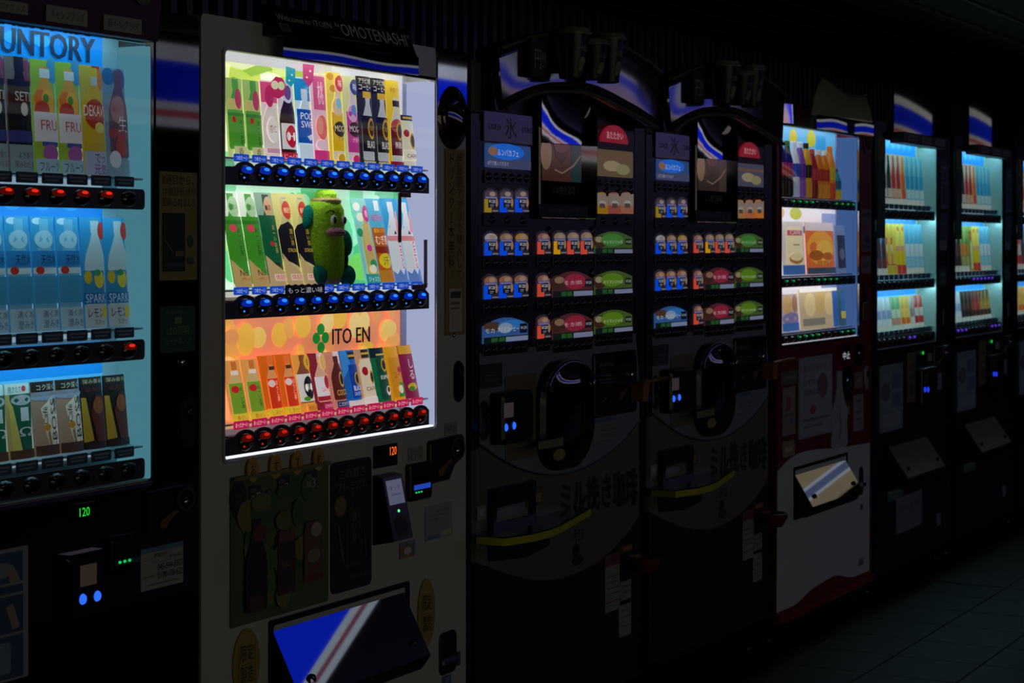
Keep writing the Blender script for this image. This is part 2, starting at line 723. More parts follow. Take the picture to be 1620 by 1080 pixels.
structure(MB().box(35.9, -10, 0, 36, .86, 3.4), 'wall_right', DARK_WALL)

# the lit shop front across the passage: it lights the row and is mirrored in the glossy panels
sg = thing('shop_sign', 'long backlit blue shop sign with white borders and a red stripe across the passage', 'sign', (14, -7, 2.2))
part(MB().box(8.5, -7.25, 2.28, 22.5, -7.02, 3.02), 'sign_box', BLACK_PLASTIC, sg)
part(MB().box(8.6, -7.02, 2.52, 22.4, -7.0, 2.84), 'blue_face', glow('sign_blue', (0.006, 0.03, 1.0), SIGN_BLUE), sg)
part(MB().box(8.6, -7.02, 2.84, 22.4, -6.998, 2.97), 'white_border', glow('sign_white', (1, .97, .95), SIGN_WHITE), sg)
part(MB().box(8.6, -7.02, 2.46, 22.4, -6.998, 2.52), 'white_border', MATS['sign_white'], sg)
part(MB().box(8.6, -7.02, 2.40, 22.4, -6.996, 2.46), 'red_stripe', glow('sign_red', (.9, .12, .16), SIGN_RED), sg)
part(MB().box(8.6, -7.02, 2.33, 22.4, -6.998, 2.40), 'white_border', MATS['sign_white'], sg)
sh = solo(MB().box(8.5, -7.9, 0, 35, -7.3, 3.3), 'shop_facade', surf('shop_wall', '#4a4a48', .6), 'dark shop front below the long blue sign', 'shop front', (14, -7.6, 0))
# glowing panels added behind the viewer as neutral fill light
for k in range(5):
    x = -3.6 + k * 1.9
    w = structure(MB().box(x, -10.0, .3, x + 1.7, -9.98, 2.6), 'window_%d' % (k + 1), glow('hall_window', (1.0, .95, .76), FILL_GLOW))
    part(MB().ring(rrect(x - .05, .25, x + 1.75, 2.65, .01, 1), rrect(x, .3, x + 1.7, 2.6, .01, 1), -9.97, -10.0), 'window_frame', STEEL, w)
# two glowing boxes added under the high ceiling for reflections in the flaps
def glow_box(label, org, ang, L, strips, mats):
    lb = thing('ceiling_light_box', label, 'light box', org)
    w0, w1 = strips[0][0], strips[-1][1]
    def rot(mb):
        c, s = cos(ang), sin(ang)
        mb.v = [(org[0] + x * c - y * s, org[1] + x * s + y * c, z) for x, y, z in mb.v]
        return mb
    part(rot(MB().box(-L / 2 - .06, w0 - .06, 3.31, L / 2 + .06, w1 + .06, 3.4)), 'housing', BLACK_PLASTIC, lb)
    for (p, q, nm), m in zip(strips, mats):
        part(rot(MB().box(-L / 2, p, 3.298, L / 2, q, 3.312)), nm, m, lb)
    return lb


BW = glow('box_white', (.8, .92, 1.0), .32)
glow_box('small blue ceiling light box with white and red edging', (10.1, -3.80, 3.3), radians(86), 1.9,
          [(-.16, -.04, 'white_edge'), (-.04, .04, 'red_stripe'), (.04, .16, 'white_edge'), (.16, 1.30, 'blue_panel')], [BW, glow('box_red', (.35, .09, .16), .4), BW, glow('box_blue', (.006, .035, 1.0), .5)])
glow_box('small tan ceiling light box with a pale stripe', (17.2, -3.0, 3.3), radians(16), 3.4,
          [(-.5, -.16, 'tan_panel'), (-.16, -.10, 'pale_stripe'), (-.10, .06, 'grey_panel'), (.06, .12, 'pale_stripe'), (.12, .6, 'tan_panel')], [glow('box_tan', (.8, .62, .36), .22), BW, glow('box_grey', (.25, .32, .6), .25), BW, MATS['box_tan']])


# ================================================================== shared machine pieces
def shell(root, x0, x1, z0, z1, win, mat, side, depth=.72, dy=.13, base=None):
    """cabinet behind, door of one frame around the display window"""
    wx0, wz0, wx1, wz1 = win
    part(MB().prism(rrect(x0 + .004, z0, x1 - .004, z1 - .005, .006, 2), dy, depth), 'cabinet', side, root)
    mb = MB()
    mb.ring(rrect(x0, z0, x1, z1, .012, 3), rrect(wx0, wz0, wx1, wz1, .012, 3), 0.0, .012)
    mb.ring(rrect(x0, z0, x1, z1, .012, 3), rrect(wx0, wz0, wx1, wz1 + .03, .012, 3), .012, dy)
    part(mb, 'door', mat, root)
    mb = MB().box(x0 + .02, .03, .012, x1 - .02, depth - .05, z0)
    part(mb, 'plinth', base or BLACK_PLASTIC, root)
    for fxx in (x0 + .06, x1 - .06):
        part(MB().lathe(fxx, .06, 0, [(.022, 0, None), (.022, .008, None), (.012, .012, None), (.012, z0, None)], 10), 'foot', STEEL, root, True)


def liner(root, win, depth, mat, shelves=(), side=None, up=0.0):
    x0, z0, x1, z1 = win
    mb = MB()
    t = .004
    zt = z1 + up
    mb.box(x0, .002, z0, x1, depth, z0 + t)
    mb.box(x0, .012, zt, x1, depth, zt + t)
    mb.box(x0 + .001, .002, z0, x0 + t, depth, zt)
    mb.box(x0, depth, z0, x1, depth + t, zt)
    part(mb, 'display_liner', mat, root)
    part(MB().box(x1 - t, .002, z0, x1 - .001, depth, z1 - .002), 'side_light_panel', side or mat, root)  # plain side wall; a glowing side material puts its lit look into the colour
    for z in shelves:
        part(MB().box(x0 + .005, .018, z - .006, x1 - .005, depth - .003, z - .002), 'shelf', mat, root)


def pane(root, win, y=-.001, bulge=0.0, mat=None, n=10):
    x0, z0, x1, z1 = win
    mb = MB()
    vs = []
    for v in range(n + 1):
        for u in range(n + 1):
            a, b = u / n, v / n
            vs.append((x0 + a * (x1 - x0), y - bulge * (1 - (2 * a - 1) ** 4) * (1 - (2 * b - 1) ** 4), z0 + b * (z1 - z0)))
    mb.add(vs, [(v * (n + 1) + u, v * (n + 1) + u + 1, (v + 1) * (n + 1) + u + 1, (v + 1) * (n + 1) + u) for v in range(n) for u in range(n)])
    return part(mb, 'glass_pane', mat or GLASS, root, True)


def led(root, x0, x1, z, mat, y=.018, h=.006, d=.010):
    return part(MB().box(x0, y, z - h, x1, y + d, z), 'led_strip', mat, root)


def rail(root, x0, x1, zc, h, n, xs, bw, lit, off_mat, btn=None, yf=.004, yb=.03, mat=None, marks=True, tags=None, tag_dz=0, tagw=.05, tagh=.016, bh=None, scallop=False):
    """selection bar with its buttons; lit: list of lamp materials per button"""
    if scallop:
        d = xs[1] - xs[0]
        topl = [(xs[i] + d * (.5 - k / 8), zc + h / 2 - .0075 + .010 * sin(pi * k / 8) ** .7) for i in range(n - 1, -1, -1) for k in range(9)]
        mb = MB().prism([(x0, zc - h / 2), (x1, zc - h / 2), (x1, zc + h / 2 - .012)] + [q for q in topl if x0 < q[0] < x1] + [(x0, zc + h / 2 - .012)], yf, yf + .004)
    else:
        mb = MB().prism(rrect(x0, zc - h / 2, x1, zc + h / 2, .008, 3), yf, yf + .004, .002)
    mb.box(x0 + .002, yf + .0038, zc - h / 2 + .010, x1 - .002, yb, zc + h / 2 - .009)
    R = part(mb, 'button_rail', mat or DARK_PLASTIC, root)
    bh = bh or h * .42
    src = None
    for i in range(n):
        lm = lit[i] if lit[i] is not None else off_mat
        if src is None:
            b = MB()
            b.dome(xs[i], zc, yf + .0005, bw, bh, .008, 16, 4)
            b.mi = 1
            b.dome(xs[i], zc + bh * .40, yf - .0042, bw * .80, bh * .48, .0050, 16, 4)
            b.mi = 2
            b.dome(xs[i] + bw * .02, zc + bh * .56, yf - .0074, bw * .42, bh * .22, .0028, 12, 3)
            if marks:
                b.dome(xs[i] - bw * .48, zc - bh * .42, yf - .006, bw * .13, bh * .12, .0016, 8, 2)
            b.mi = 3
            if marks:
                vs, fs = glyphs('¥%')
                b.add([(xs[i] + bw * (-.05 + .66 * u), yf - .0100, zc + bh * (-.62 + .60 * v)) for u, v in vs], fs)
            src = part(b, 'button', [LAMP_OFF, SKIRT.get(lm.name, LAMP_OFF), lm, surf('button_marking', '#9aa0a8', .5)], R, True)
            first = xs[i]
        else:
            again(src, R, xs[i] - first, mat=((1, SKIRT.get(lm.name, LAMP_OFF)), (2, lm)))
    if tags:
        t_ops, t_base, t_mat = tags
        s2 = None
        for i in range(n):
            if s2 is None:
                s2 = plate(R, 'price_tag', (xs[0] - tagw / 2, zc + tag_dz, xs[0] + tagw / 2, zc + tag_dz + tagh), yf + .012, t_base, (), .003, .0015, t_mat)
                # lettering joined to the tag face
                pr = PR(lambda u, v, l: (xs[0] - tagw / 2 + u * tagw, yf + .0102 - l, zc + tag_dz + v * tagh), step=.0002).run(t_ops)
                mbb = MB()
                mbb.ink(t_base).prism(rrect(xs[0] - tagw / 2, zc + tag_dz, xs[0] + tagw / 2, zc + tag_dz + tagh, .003), yf + .0105, yf + .012)
                b0 = len(mbb.v)
                mbb.v += pr.v
                mbb.f += [tuple(b0 + k for k in f) for f in pr.f]
                mbb.c += pr.c
                mbb.m += pr.m
                s2.data = mbb.mesh('price_tag', t_mat, ORG[s2.name], False)
            else:
                again(s2, R, xs[i] - xs[0])
    return R


def lock_capsule(root, cx, cz, rx, rz, mat, name='lock'):
    mb = MB().prism(rrect(cx - rx, cz - rz, cx + rx, cz + rz, rx, 6), -.008, .004, .004)
    L = part(mb, name, mat, root)
    part(MB().ring(ell(cx, cz + rz * .35, rx * .55, rx * .55 * 1.3), ell(cx, cz + rz * .35, rx * .4, rx * .4 * 1.3), -.012, -.007), 'lock_ring', CHROME, L)
    part(MB().dome(cx, cz + rz * .35, -.008, rx * .36, rx * .46, .003), 'keyhole', BLACK_GLOSS, L, True)
    return L


def coin_unit(root, R, y=0.0, ring=True):
    x0, z0, x1, z1 = R
    w, h = x1 - x0, z1 - z0
    pts = [(x0, z0), (x0 + w * .55, z0 + h * .02), (x0 + w * .72, z0 + h * .32), (x1 - w * .08, z0 + h * .45), (x1, z0 + h * .62), (x1, z1 - h * .08), (x1 - w * .08, z1), (x0 + w * .04, z1 - h * .04), (x0, z1 - h * .1)]
    C = part(MB().prism(pts, y - .012, y + .004, .003), 'coin_unit', BLACK_PLASTIC, root)
    cx, cz = x0 + w * .76, z0 + h * .7
    part(MB().ring(ell(cx, cz, w * .2, h * .27), ell(cx, cz, w * .15, h * .2), y - .017, y - .012), 'slot_ring', DARK_PLASTIC, C)
    part(MB().dome(cx - w * .04, cz - h * .05, y - .012, w * .07, h * .11, .012), 'slot_plate', CHROME, C, True)
    part(MB().prism([(x0 + w * .20, z0 + h * .16), (x0 + w * .30, z0 + h * .13), (x0 + w * .38, z0 + h * .28), (x0 + w * .58, z0 + h * .46), (x0 + w * .55, z0 + h * .52), (x0 + w * .33, z0 + h * .40), (x0 + w * .20, z0 + h * .30)], y - .018, y - .012, .002), 'return_lever', ORANGE, C)
    return C


def bezier(pts, n=24):
    """smooth curve through points (Catmull-Rom)"""
    out = []
    P = [pts[0]] + list(pts) + [pts[-1]]
    for i in range(1, len(P) - 2):
        p0, p1, p2, p3 = P[i - 1:i + 3]
        for k in range(n):
            t = k / n
            out.append(tuple(.5 * (2 * b + (c - a) * t + (2 * a - 5 * b + 4 * c - d) * t * t + (3 * b - a - 3 * c + d) * t ** 3) for a, b, c, d in zip(p0, p1, p2, p3)))
    out.append(tuple(pts[-1]))
    return out


def flap(root, R, lean, mirror, frame_mat, y=0.0, locks=True, name='delivery_flap', fz=.0, inset=.012):
    """delivery hatch: recessed dark frame and a flap whose foot comes forward"""
    x0, z0, x1, z1 = R
    H = part(MB().ring(rrect(x0, z0, x1, z1, .006, 2), rrect(x0 + inset, z0 + inset, x1 - inset, z1 - inset, .004, 2), y - .006, y + .02), 'delivery_hatch', frame_mat, root)
    part(MB().box(x0 + inset, y + .012, z0 + inset, x1 - inset, y + .02, z1 - inset), 'hatch_recess', BLACK_PLASTIC, H)
    zb, zt = z0 + inset + (z1 - z0) * fz, z1 - inset * 1.6
    a, b = x0 + inset * 1.3, x1 - inset * 1.3
    yt, yb = y + .006, y + .006 - lean
    # wedge body
    mb = MB().hexa([(a, yb, zb), (b, yb, zb), (b, y + .012, zb), (a, y + .012, zb), (a, yt - .001, zt), (b, yt - .001, zt), (b, y + .012, zt), (a, y + .012, zt)])
    part(mb, 'flap', BLACK_PLASTIC, H)
    part(MB().hexa([(a + .002, yb - .0015, zb + .001), (b - .002, yb - .0015, zb + .001), (b - .002, yb, zb), (a + .002, yb, zb), (a + .002, yt - .0025, zt), (b - .002, yt - .0025, zt), (b - .002, yt - .001, zt), (a + .002, yt - .001, zt)]), 'flap_face', mirror, H)
    if fz > 0:
        part(MB().hexa([(a, y + .006 - lean * .7, z0 + inset), (b, y + .006 - lean * .7, z0 + inset), (b, y + .012, z0 + inset), (a, y + .012, z0 + inset), (a, yb, zb - .001), (b, yb, zb - .001), (b, y + .012, zb - .001), (a, y + .012, zb - .001)]), 'flap_sill', BLACK_PLASTIC, H)
    if locks:
        for k in (.12, .9):
            cx = a + (b - a) * k
            cz = zb + (zt - zb) * .22
            yy = yb + (yt - yb) * .22
            part(MB().ring(ell(cx, cz, .013, .013), ell(cx, cz, .008, .008), yy - .005, yy + .002), 'flap_lock', BLACK_GLOSS, H)
    return H


# ================================================================== the bright white machine
F0 = FP()
X0, X1 = fx(318)[0], fx(737)[0]
M2 = thing('vending_machine', 'bright white drinks vending machine with blue and red buttons and a green plush toy', 'vending machine', (3.6, .35, 0))
W2 = (fx(354)[0], .960, fx(689)[0], 1.817)
shell(M2, X0, X1, .075, 1.885, W2, WHITE_PAINT, GREY_PAINT)
liner(M2, W2, .085, WHITE_LINER, (1.598, 1.318, 1.036), glow('side_glow', (.40, .45, .66), .88), .026)
pane(M2, W2)
LED_W = glow('led_white', (.93, .96, 1.0), 3.0)
LED_P = glow('led_warm', (1.0, .93, .97), 3.2)
for z, m in ((1.838, LED_W), (1.5465, glow('led_white_mid', (.95, .97, 1.0), 5.5)), (1.2645, LED_P)):
    led(M2, fx(368)[0] + .006, W2[2] - .012, z, m, .013)
part(MB().box(W2[0] + .002, .004, .9605, W2[2] - .002, .03, .968), 'light_guide', glow('guide', (.9, .93, 1.0), 1.1), M2)
part(MB().ring(rrect(W2[0] - .006, W2[1] - .006, W2[2] + .008, W2[3] + .006, .014, 3), rrect(W2[0], W2[1], W2[2], W2[3], .012, 3), -.004, .002), 'window_trim', surf('pale_trim', '#b8bcc4', .3), M2)

# backdrops printed on the rear of each shelf
def backdrop(root, x0, z0, x1, z1, y, base, ops, mat=PRINT, name='backdrop'):
    return plate(root, name, (x0, z0, x1, z1), y, base, ops, .001, .002, mat)

rnd = random.Random(3)
bx0, bx1 = W2[0] + .002, W2[2] - .032
green_ops = [('r', 0, .0, 1, .35, '#eef3e4'), ('r', 0, .35, 1, .62, '#dcebb4')]
for i in range(26):
    u, v = rnd.random() * .62, .45 + rnd.random() * .5
    green_ops.append(('e', u, v, .03 + rnd.random() * .07, .06 + rnd.random() * .16, rnd.choice(['#c9dd5e', '#dfe98f', '#b7d24a', '#eef2c0', '#9cc63c'])))
green_ops += [('p', [(.05, .62), (.16, .74), (.26, .70), (.14, .60)], '#86b52c'), ('p', [(.2, .8), (.3, .9), (.34, .84), (.24, .76)], '#9cc63c'), ('r', .62, .1, 1, 1, '#d8dade'), ('r', 0, .86, .62, 1, '#c8c8cc')]
backdrop(M2, bx0, 1.58, bx1, 1.842, .085, '#eef3e4', green_ops)
mid_ops = [('r', 0, .0, 1, .2, '#e8f4ea')]
for i in range(30):
    mid_ops.append(('e', rnd.random(), .2 + rnd.random() * .75, .02 + rnd.random() * .06, .06 + rnd.random() * .2, rnd.choice(['#7fd0a0', '#a8e2c4', '#5cc084', '#d6f2e2', '#8fd25a', '#c4e89a'])))
backdrop(M2, bx0, 1.298, bx1, 1.572, .085, '#bfe9cf', mid_ops)
low_ops = [('r', 0, 0, 1, .4, '#f2b98a')]
for i in range(34):
    low_ops.append(('e', rnd.random() * .96 + .02, .35 + rnd.random() * .6, .016 + rnd.random() * .026, .06 + rnd.random() * .11, rnd.choice(['#f6c24a', '#f3cf6a', '#f0a45e', '#f7d98a', '#f2b25a'])))
for (u, v) in ((.565, .74), (.543, .665), (.587, .665), (.565, .585)):
    low_ops.append(('e', u, v, .019, .048, '#138a2c'))
low_ops += [('t', 'ITO EN', .62, .60, .815, .735, '#171214'), ('t', 'ITO EN', .623, .60, .818, .735, '#171214')]
backdrop(M2, bx0, 1.014, bx1, 1.288, .085, '#f0956a', low_ops)
part(MB().box(bx1 + .001, .081, .97, bx1 + .026, .085, 1.81), 'corner_strip', surf('lavender_strip', '#aab4d6', .4), M2)

# selection bars
bxs = [fx(391)[0] + i * (fx(668)[0] - fx(391)[0]) / 11 for i in range(12)]
cold = ([('t', 'つめた〜い', .12, .22, .88, .78, '#d8e6ff')], '#1d56d8', printed('tag_film', .55))  # tags glow: the light on them is put into their colour
hot = ([('t', 'あったか〜い', .10, .22, .90, .78, '#ffe0e4')], '#d8205c', MATS['tag_film'])
rx0, rx1 = fx(368)[0], fx(681)[0]
rail(M2, rx0, rx1, 1.561, .048, 12, bxs, (.0255), [E_BLUE] * 12, LAMP_OFF, tags=cold, tag_dz=.026, tagw=.052, tagh=.0165, bh=.0195, scallop=True)
rail(M2, rx0, rx1, 1.279, .048, 12, bxs, (.0255), [E_BLUE] * 12, LAMP_OFF, tags=cold, tag_dz=.026, tagw=.052, tagh=.0165, bh=.0195, scallop=True)
rail(M2, rx0, rx1, .994, .048, 12, bxs, (.0255), [E_RED] * 12, LAMP_OFF, tags=hot, tag_dz=.027, tagw=.053, tagh=.0175, bh=.0195, scallop=True)
for z in (1.561, 1.279, .994):
    part(MB().box(W2[0], .004, z - .024, rx0, .028, z + .012), 'rail_bracket', DARK_PLASTIC, M2)

# dummies
TEA = [('r', 0, .55, 1, 1, '#a8c46a'), ('b', .5, .46, .10, .99, '#4f9f35'), ('r', .06, .60, .94, .74, '#c9c070'), ('e', .62, .74, .22, .13, '#b8405e'), ('r', .03, .18, .97, .56, '#4d9c2e'), ('r', .03, .52, .97, .56, '#2f7d2a'),
       ('v', 'おーいお茶', .58, .16, .78, .48, '#10180c'), ('r', .2, .44, .36, .51, '#c02030'), ('r', .2, .0, .95, .14, '#d6d69a'), ('t', '香', .4, .02, .7, .12, '#4a5a20')]
ALMOND = [('b', .5, .48, .02, .86, '#e8dcd6'), ('r', .0, .72, 1, .98, '#e0507e'), ('e', .4, .80, .24, .14, '#c02f5c'), ('e', .5, .38, .32, .16, '#f6f0ea'), ('t', '杏仁', .26, .34, .74, .44, '#8a5a3a'), ('r', .1, .08, .9, .14, '#d8a0b0')]
COLA = [('b', .52, .5, .05, .96, '#2c1614'), ('e', .5, .84, .36, .13, '#d8d4ea'), ('e', .5, .84, .22, .09, '#6a4a86'), ('r', .05, .14, .95, .46, '#e8e4e2'), ('e', .58, .30, .36, .14, '#c81430'), ('t', 'コーラ', .32, .25, .86, .35, '#fff4f4'), ('r', .0, .0, 1, .10, '#c8203a'), ('t', 'じっくり', .1, .02, .9, .08, '#ffe8e8')]
SPORT = [('r', 0, .72, 1, .98, '#1e8fd0'), ('t', 'イオン', .5, .82, .95, .90, '#a8dcf8'), ('b', .5, .5, .0, .86, '#cfe2ee'), ('r', .04, .22, .96, .62, '#0d57b8'), ('t', 'POC', .2, .50, .95, .58, '#ffffff'), ('t', 'SWE', .2, .40, .95, .48, '#ffffff'), ('p', [(.5, .3), (.96, .34), (.96, .28), (.7, .25)], '#d8e8f8'), ('r', .04, .0, .96, .2, '#d8ecf4')]
PEACH = [('r', 0, 0, 1, 1, '#f0c8d4'), ('r', .1, .6, .9, .98, '#d8608e'), ('v', '桃', .3, .66, .7, .92, '#fbe6ee'), ('e', .5, .4, .36, .14, '#ea7060'), ('e', .35, .42, .2, .10, '#f2988a'), ('r', 0, 0, 1, .14, '#e03c86'), ('e', .4, .2, .3, .06, '#f8d8e4')]
MOGY = [('r', 0, 0, 1, 1, '#ecd85a'), ('e', .2, .95, .18, .04, '#d89a20'), ('e', .6, .9, .2, .04, '#d89a20'), ('e', .3, .82, .18, .04, '#d89a20'), ('b', .56, .42, .04, .92, '#e8dcb8'), ('r', .15, .14, .98, .56, '#e6bb12'), ('e', .55, .62, .35, .10, '#e8c8a0'), ('e', .6, .66, .2, .06, '#8cc8d8'), ('e', .6, .38, .42, .085, '#1c1408'), ('t', 'MOG-', .24, .35, .96, .42, '#f4e8c0'), ('t', 'ナタデ', .4, .25, .9, .31, '#7a5208'), ('e', .6, .06, .26, .05, '#d8a818'), ('e', .7, .88, .34, .09, '#d04848'), ('t', '味', .55, .84, .85, .92, '#fff0e0')]
MOGP = [('r', 0, 0, 1, 1, '#d8dc9a'), ('b', .56, .42, .04, .92, '#dcc8d4'), ('r', .15, .14, .98, .60, '#c03a92'), ('e', .55, .58, .35, .10, '#d8a8d0'), ('e', .6, .62, .2, .06, '#6a8ad0'), ('e', .6, .40, .42, .085, '#180c18'), ('t', 'MOG-', .24, .37, .96, .44, '#f4d8ec'), ('t', 'ナタデ', .4, .25, .9, .31, '#ffd8f0'), ('e', .6, .06, .26, .05, '#d82868'), ('e', .7, .88, .34, .09, '#34407e'), ('t', '味', .55, .84, .85, .92, '#e8ecff')]
BLACKC = [('r', 0, 0, 1, 1, '#26262a'), ('r', 0, .82, 1, 1, '#0c0c0e'), ('t', 'アラビカ種', .08, .92, .92, .98, '#f0ece0'), ('t', 'コーヒー', .08, .85, .92, .91, '#f0ece0'), ('b', .56, .44, .06, .83, '#b8bcc0'), ('r', .25, .76, .86, .83, '#d8a818'), ('r', .12, .16, 1, .56, '#121316'), ('e', .74, .42, .3, .12, '#c8981c'), ('e', .74, .42, .22, .09, '#16140e'), ('t', "TULLY'S", .55, .40, .96, .45, '#d8a828'), ('t', 'BLACK', .34, .20, 1.0, .28, '#f4f4f4'), ('r', .1, .0, 1, .05, '#e8d8a0'), ('t', '香料無添加', .1, .005, .95, .045, '#4a3a10')]
SUGAR = [('r', 0, 0, 1, 1, '#e8c418'), ('t', '無糖ラテ', .2, .86, .9, .92, '#a07808'), ('b', .56, .44, .06, .80, '#c8ccc4'), ('r', .3, .70, .86, .77, '#2a2414'), ('r', .12, .14, 1, .46, '#5c1420'), ('e', .55, .48, .42, .08, '#b04a38'), ('e', .72, .42, .28, .11, '#c8981c'), ('e', .72, .42, .2, .08, '#1c1408'), ('t', '無糖LA', .3, .22, 1.0, .30, '#f8e8e0'), ('r', 0, 0, 1, .07, '#8a1830')]
CAFE = [('c', .5, .5, .0, 1, '#d8d6be'), ('r', .05, .9, .95, 1, '#23252c'), ('r', .15, .93, .9, .97, '#c8a020'), ('e', .3, .66, .18, .07, '#a01828'), ('e', .72, .52, .26, .15, '#b8902a'), ('e', .72, .52, .18, .11, '#1c1810'), ('r', .0, .16, 1, .34, '#efe8d0'), ('t', 'CAFFÈ', .18, .2, .98, .29, '#2a1c10')]
def put_row(spec, z, h0, yb, lean, w, pxs):
    last = {}
    for i, (d, base, hh, label, grp) in enumerate(spec):
        if d is None:
            continue
        x = fx(366, .06)[0] + (fx(640, .06)[0] - fx(366, .06)[0]) / 11 * i
        k = id(d)
        if k in last and grp:
            card_again(last[k], x, yb, z, label, grp)
        else:
            last[k] = drink_card(x, yb, z, w, h0 * hh, lean, .006, base, d, label, grp)


S1 = 'on the white machine\'s top shelf'
put_row([
    (TEA, '#cfdc96', .80, 'green tea bottle card at the window edge ' + S1, 'paired green tea cards'),
    (TEA, '#cfdc96', .80, 'green tea bottle card beside the pale pink card ' + S1, 'paired green tea cards'),
    (ALMOND, '#f2dde0', .82, 'pale pink card with a white bottle ' + S1, None),
    (COLA, '#dcd8e2', .85, 'dark brown bottle card with red oval label ' + S1, None),
    (SPORT, '#d6ebf4', .90, 'blue and white sports drink card ' + S1, None),
    (PEACH, '#f0c8d4', .95, 'pink peach drink card ' + S1, None),
    (MOGY, '#ecd85a', 1.0, 'yellow bottle card with a black blot ' + S1, None),
    (MOGP, '#d8dc9a', .98, 'magenta bottle card with a black blot ' + S1, None),
    (BLACKC, '#26262a', 1.0, 'black coffee bottle card beside the magenta card ' + S1, 'paired black coffee cards'),
    (BLACKC, '#26262a', 1.0, 'black coffee bottle card beside the yellow coffee card ' + S1, 'paired black coffee cards'),
    (SUGAR, '#e8c418', 1.0, 'yellow coffee card with a maroon label ' + S1, None),
    (CAFE, '#d8d6be', .62, 'short cream coffee bottle card ending the row ' + S1, None)], 1.598, .212, .044, .014, .059, None)
GT = [('r', 0, .0, 1, 1, '#e8f0e0'), ('b', .5, .5, .03, .98, '#3f9a2c'), ('e', .6, .84, .34, .11, '#a8cc9c'), ('t', '濃い', .4, .81, .8, .87, '#3a6a3a'), ('r', .0, .28, 1, .74, '#3f9226'), ('r', .0, .66, 1, .70, '#2c7a1e'), ('e', .35, .62, .2, .04, '#d84a5a'), ('v', 'おーいお茶', .5, .34, .74, .62, '#0e160a'), ('p', [(0, .3), (.3, .22), (.75, .14), (1, .13), (1, .0), (0, .0)], '#c8a868'), ('t', 'No.1', .3, .13, .92, .19, '#2a1c08'), ('t', '売上', .3, .085, .95, .11, '#b02818')]
DG = [('r', 0, .0, 1, 1, '#8aa890'), ('b', .5, .5, .03, .98, '#20382a'), ('e', .6, .84, .3, .12, '#c8a47a'), ('t', '濃', .45, .81, .75, .87, '#a02818'), ('r', .0, .26, 1, .76, '#0c5a36'), ('v', 'お〜いお茶', .55, .36, .75, .66, '#c8b058'), ('e', .42, .46, .12, .025, '#c82838'), ('p', [(0, .34), (.4, .24), (1, .16), (1, .0), (0, .0)], '#ccb07a'), ('r', .24, .07, .98, .14, '#e8dcc8'), ('t', '体脂肪', .28, .08, .96, .135, '#c82418')]
ST2 = [('r', 0, .0, 1, 1, '#d8d080'), ('r', .4, .82, .7, .96, '#a8a8a0'), ('b', .5, .5, .03, .94, '#c8c488'), ('p', [(.0, .3), (1, .2), (1, .64), (.6, .70), (.15, .66), (.0, .6)], '#14141c'), ('v', '濃い茶', .55, .44, .82, .62, '#c8a838'), ('t', 'STRONG', .3, .37, .98, .41, '#d8b838'), ('e', .62, .82, .3, .10, '#c83c30'), ('t', '機能性', .4, .79, .84, .85, '#f8dcb0'), ('p', [(0, .36), (.3, .24), (1, .14), (1, .0), (0, .0)], '#ccb07a'), ('r', .2, .07, .98, .14, '#ecdcc8'), ('t', '体脂肪', .24, .08, .96, .135, '#c82418')]
JAS = [('r', 0, 0, 1, 1, '#8ed4cc'), ('e', .2, .9, .18, .05, '#f4f8f0'), ('e', .3, .78, .2, .05, '#eef6ea'), ('e', .15, .6, .16, .05, '#2c9c70'), ('b', .58, .4, .08, .86, '#cdb468'), ('r', .3, .40, .92, .70, '#d2be7a'), ('e', .7, .82, .26, .10, '#c03890'), ('t', '香', .55, .78, .85, .86, '#f8d8f0'), ('e', .5, .42, .18, .04, '#d83c9c'), ('e', .6, .24, .26, .05, '#2f9a56'), ('e', .5, .18, .22, .05, '#f4f4e6'), ('r', 0, 0, 1, .12, '#38a8a0'), ('t', 'ジャスミン', .1, .03, .9, .09, '#e8fff8')]
MUG = [('r', 0, 0, 1, 1, '#58b4d8'), ('r', .36, .86, .7, .98, '#e8f0f0'), ('t', '600ml', .1, .74, .9, .82, '#e0407a'), ('r', .02, .02, .98, .66, '#b8601c'), ('t', '健康ミネラル', .1, .60, .9, .65, '#f0c838'), ('t', 'むぎ茶', .1, .46, .92, .57, '#fff4d8'), ('r', .02, .36, .98, .44, '#8a2c14'), ('e', .5, .27, .42, .09, '#e8cc28'), ('t', '汗', .3, .22, .7, .32, '#1c5a28'), ('r', .02, .02, .98, .16, '#c88428')]
EVI = [('r', 0, 0, 1, 1, '#3aa2d8'), ('b', .5, .5, .02, .96, '#dce4ea'), ('p', [(.6, .58), (.98, .62), (.98, .86), (.78, .84)], '#e8a0a4'), ('r', .0, .50, 1, .56, '#e08c90'), ('w', 'evian', .55, .17, .82, .49, '#d03a4c'), ('p', [(.0, .0), (1, .0), (1, .14), (.8, .18), (.6, .10), (.4, .17), (.2, .11), (.0, .15)], '#6a8cd0'), ('p', [(.4, .58), (.5, .63), (.6, .58)], '#2a3a4a')]
S2 = 'on the white machine\'s middle shelf'
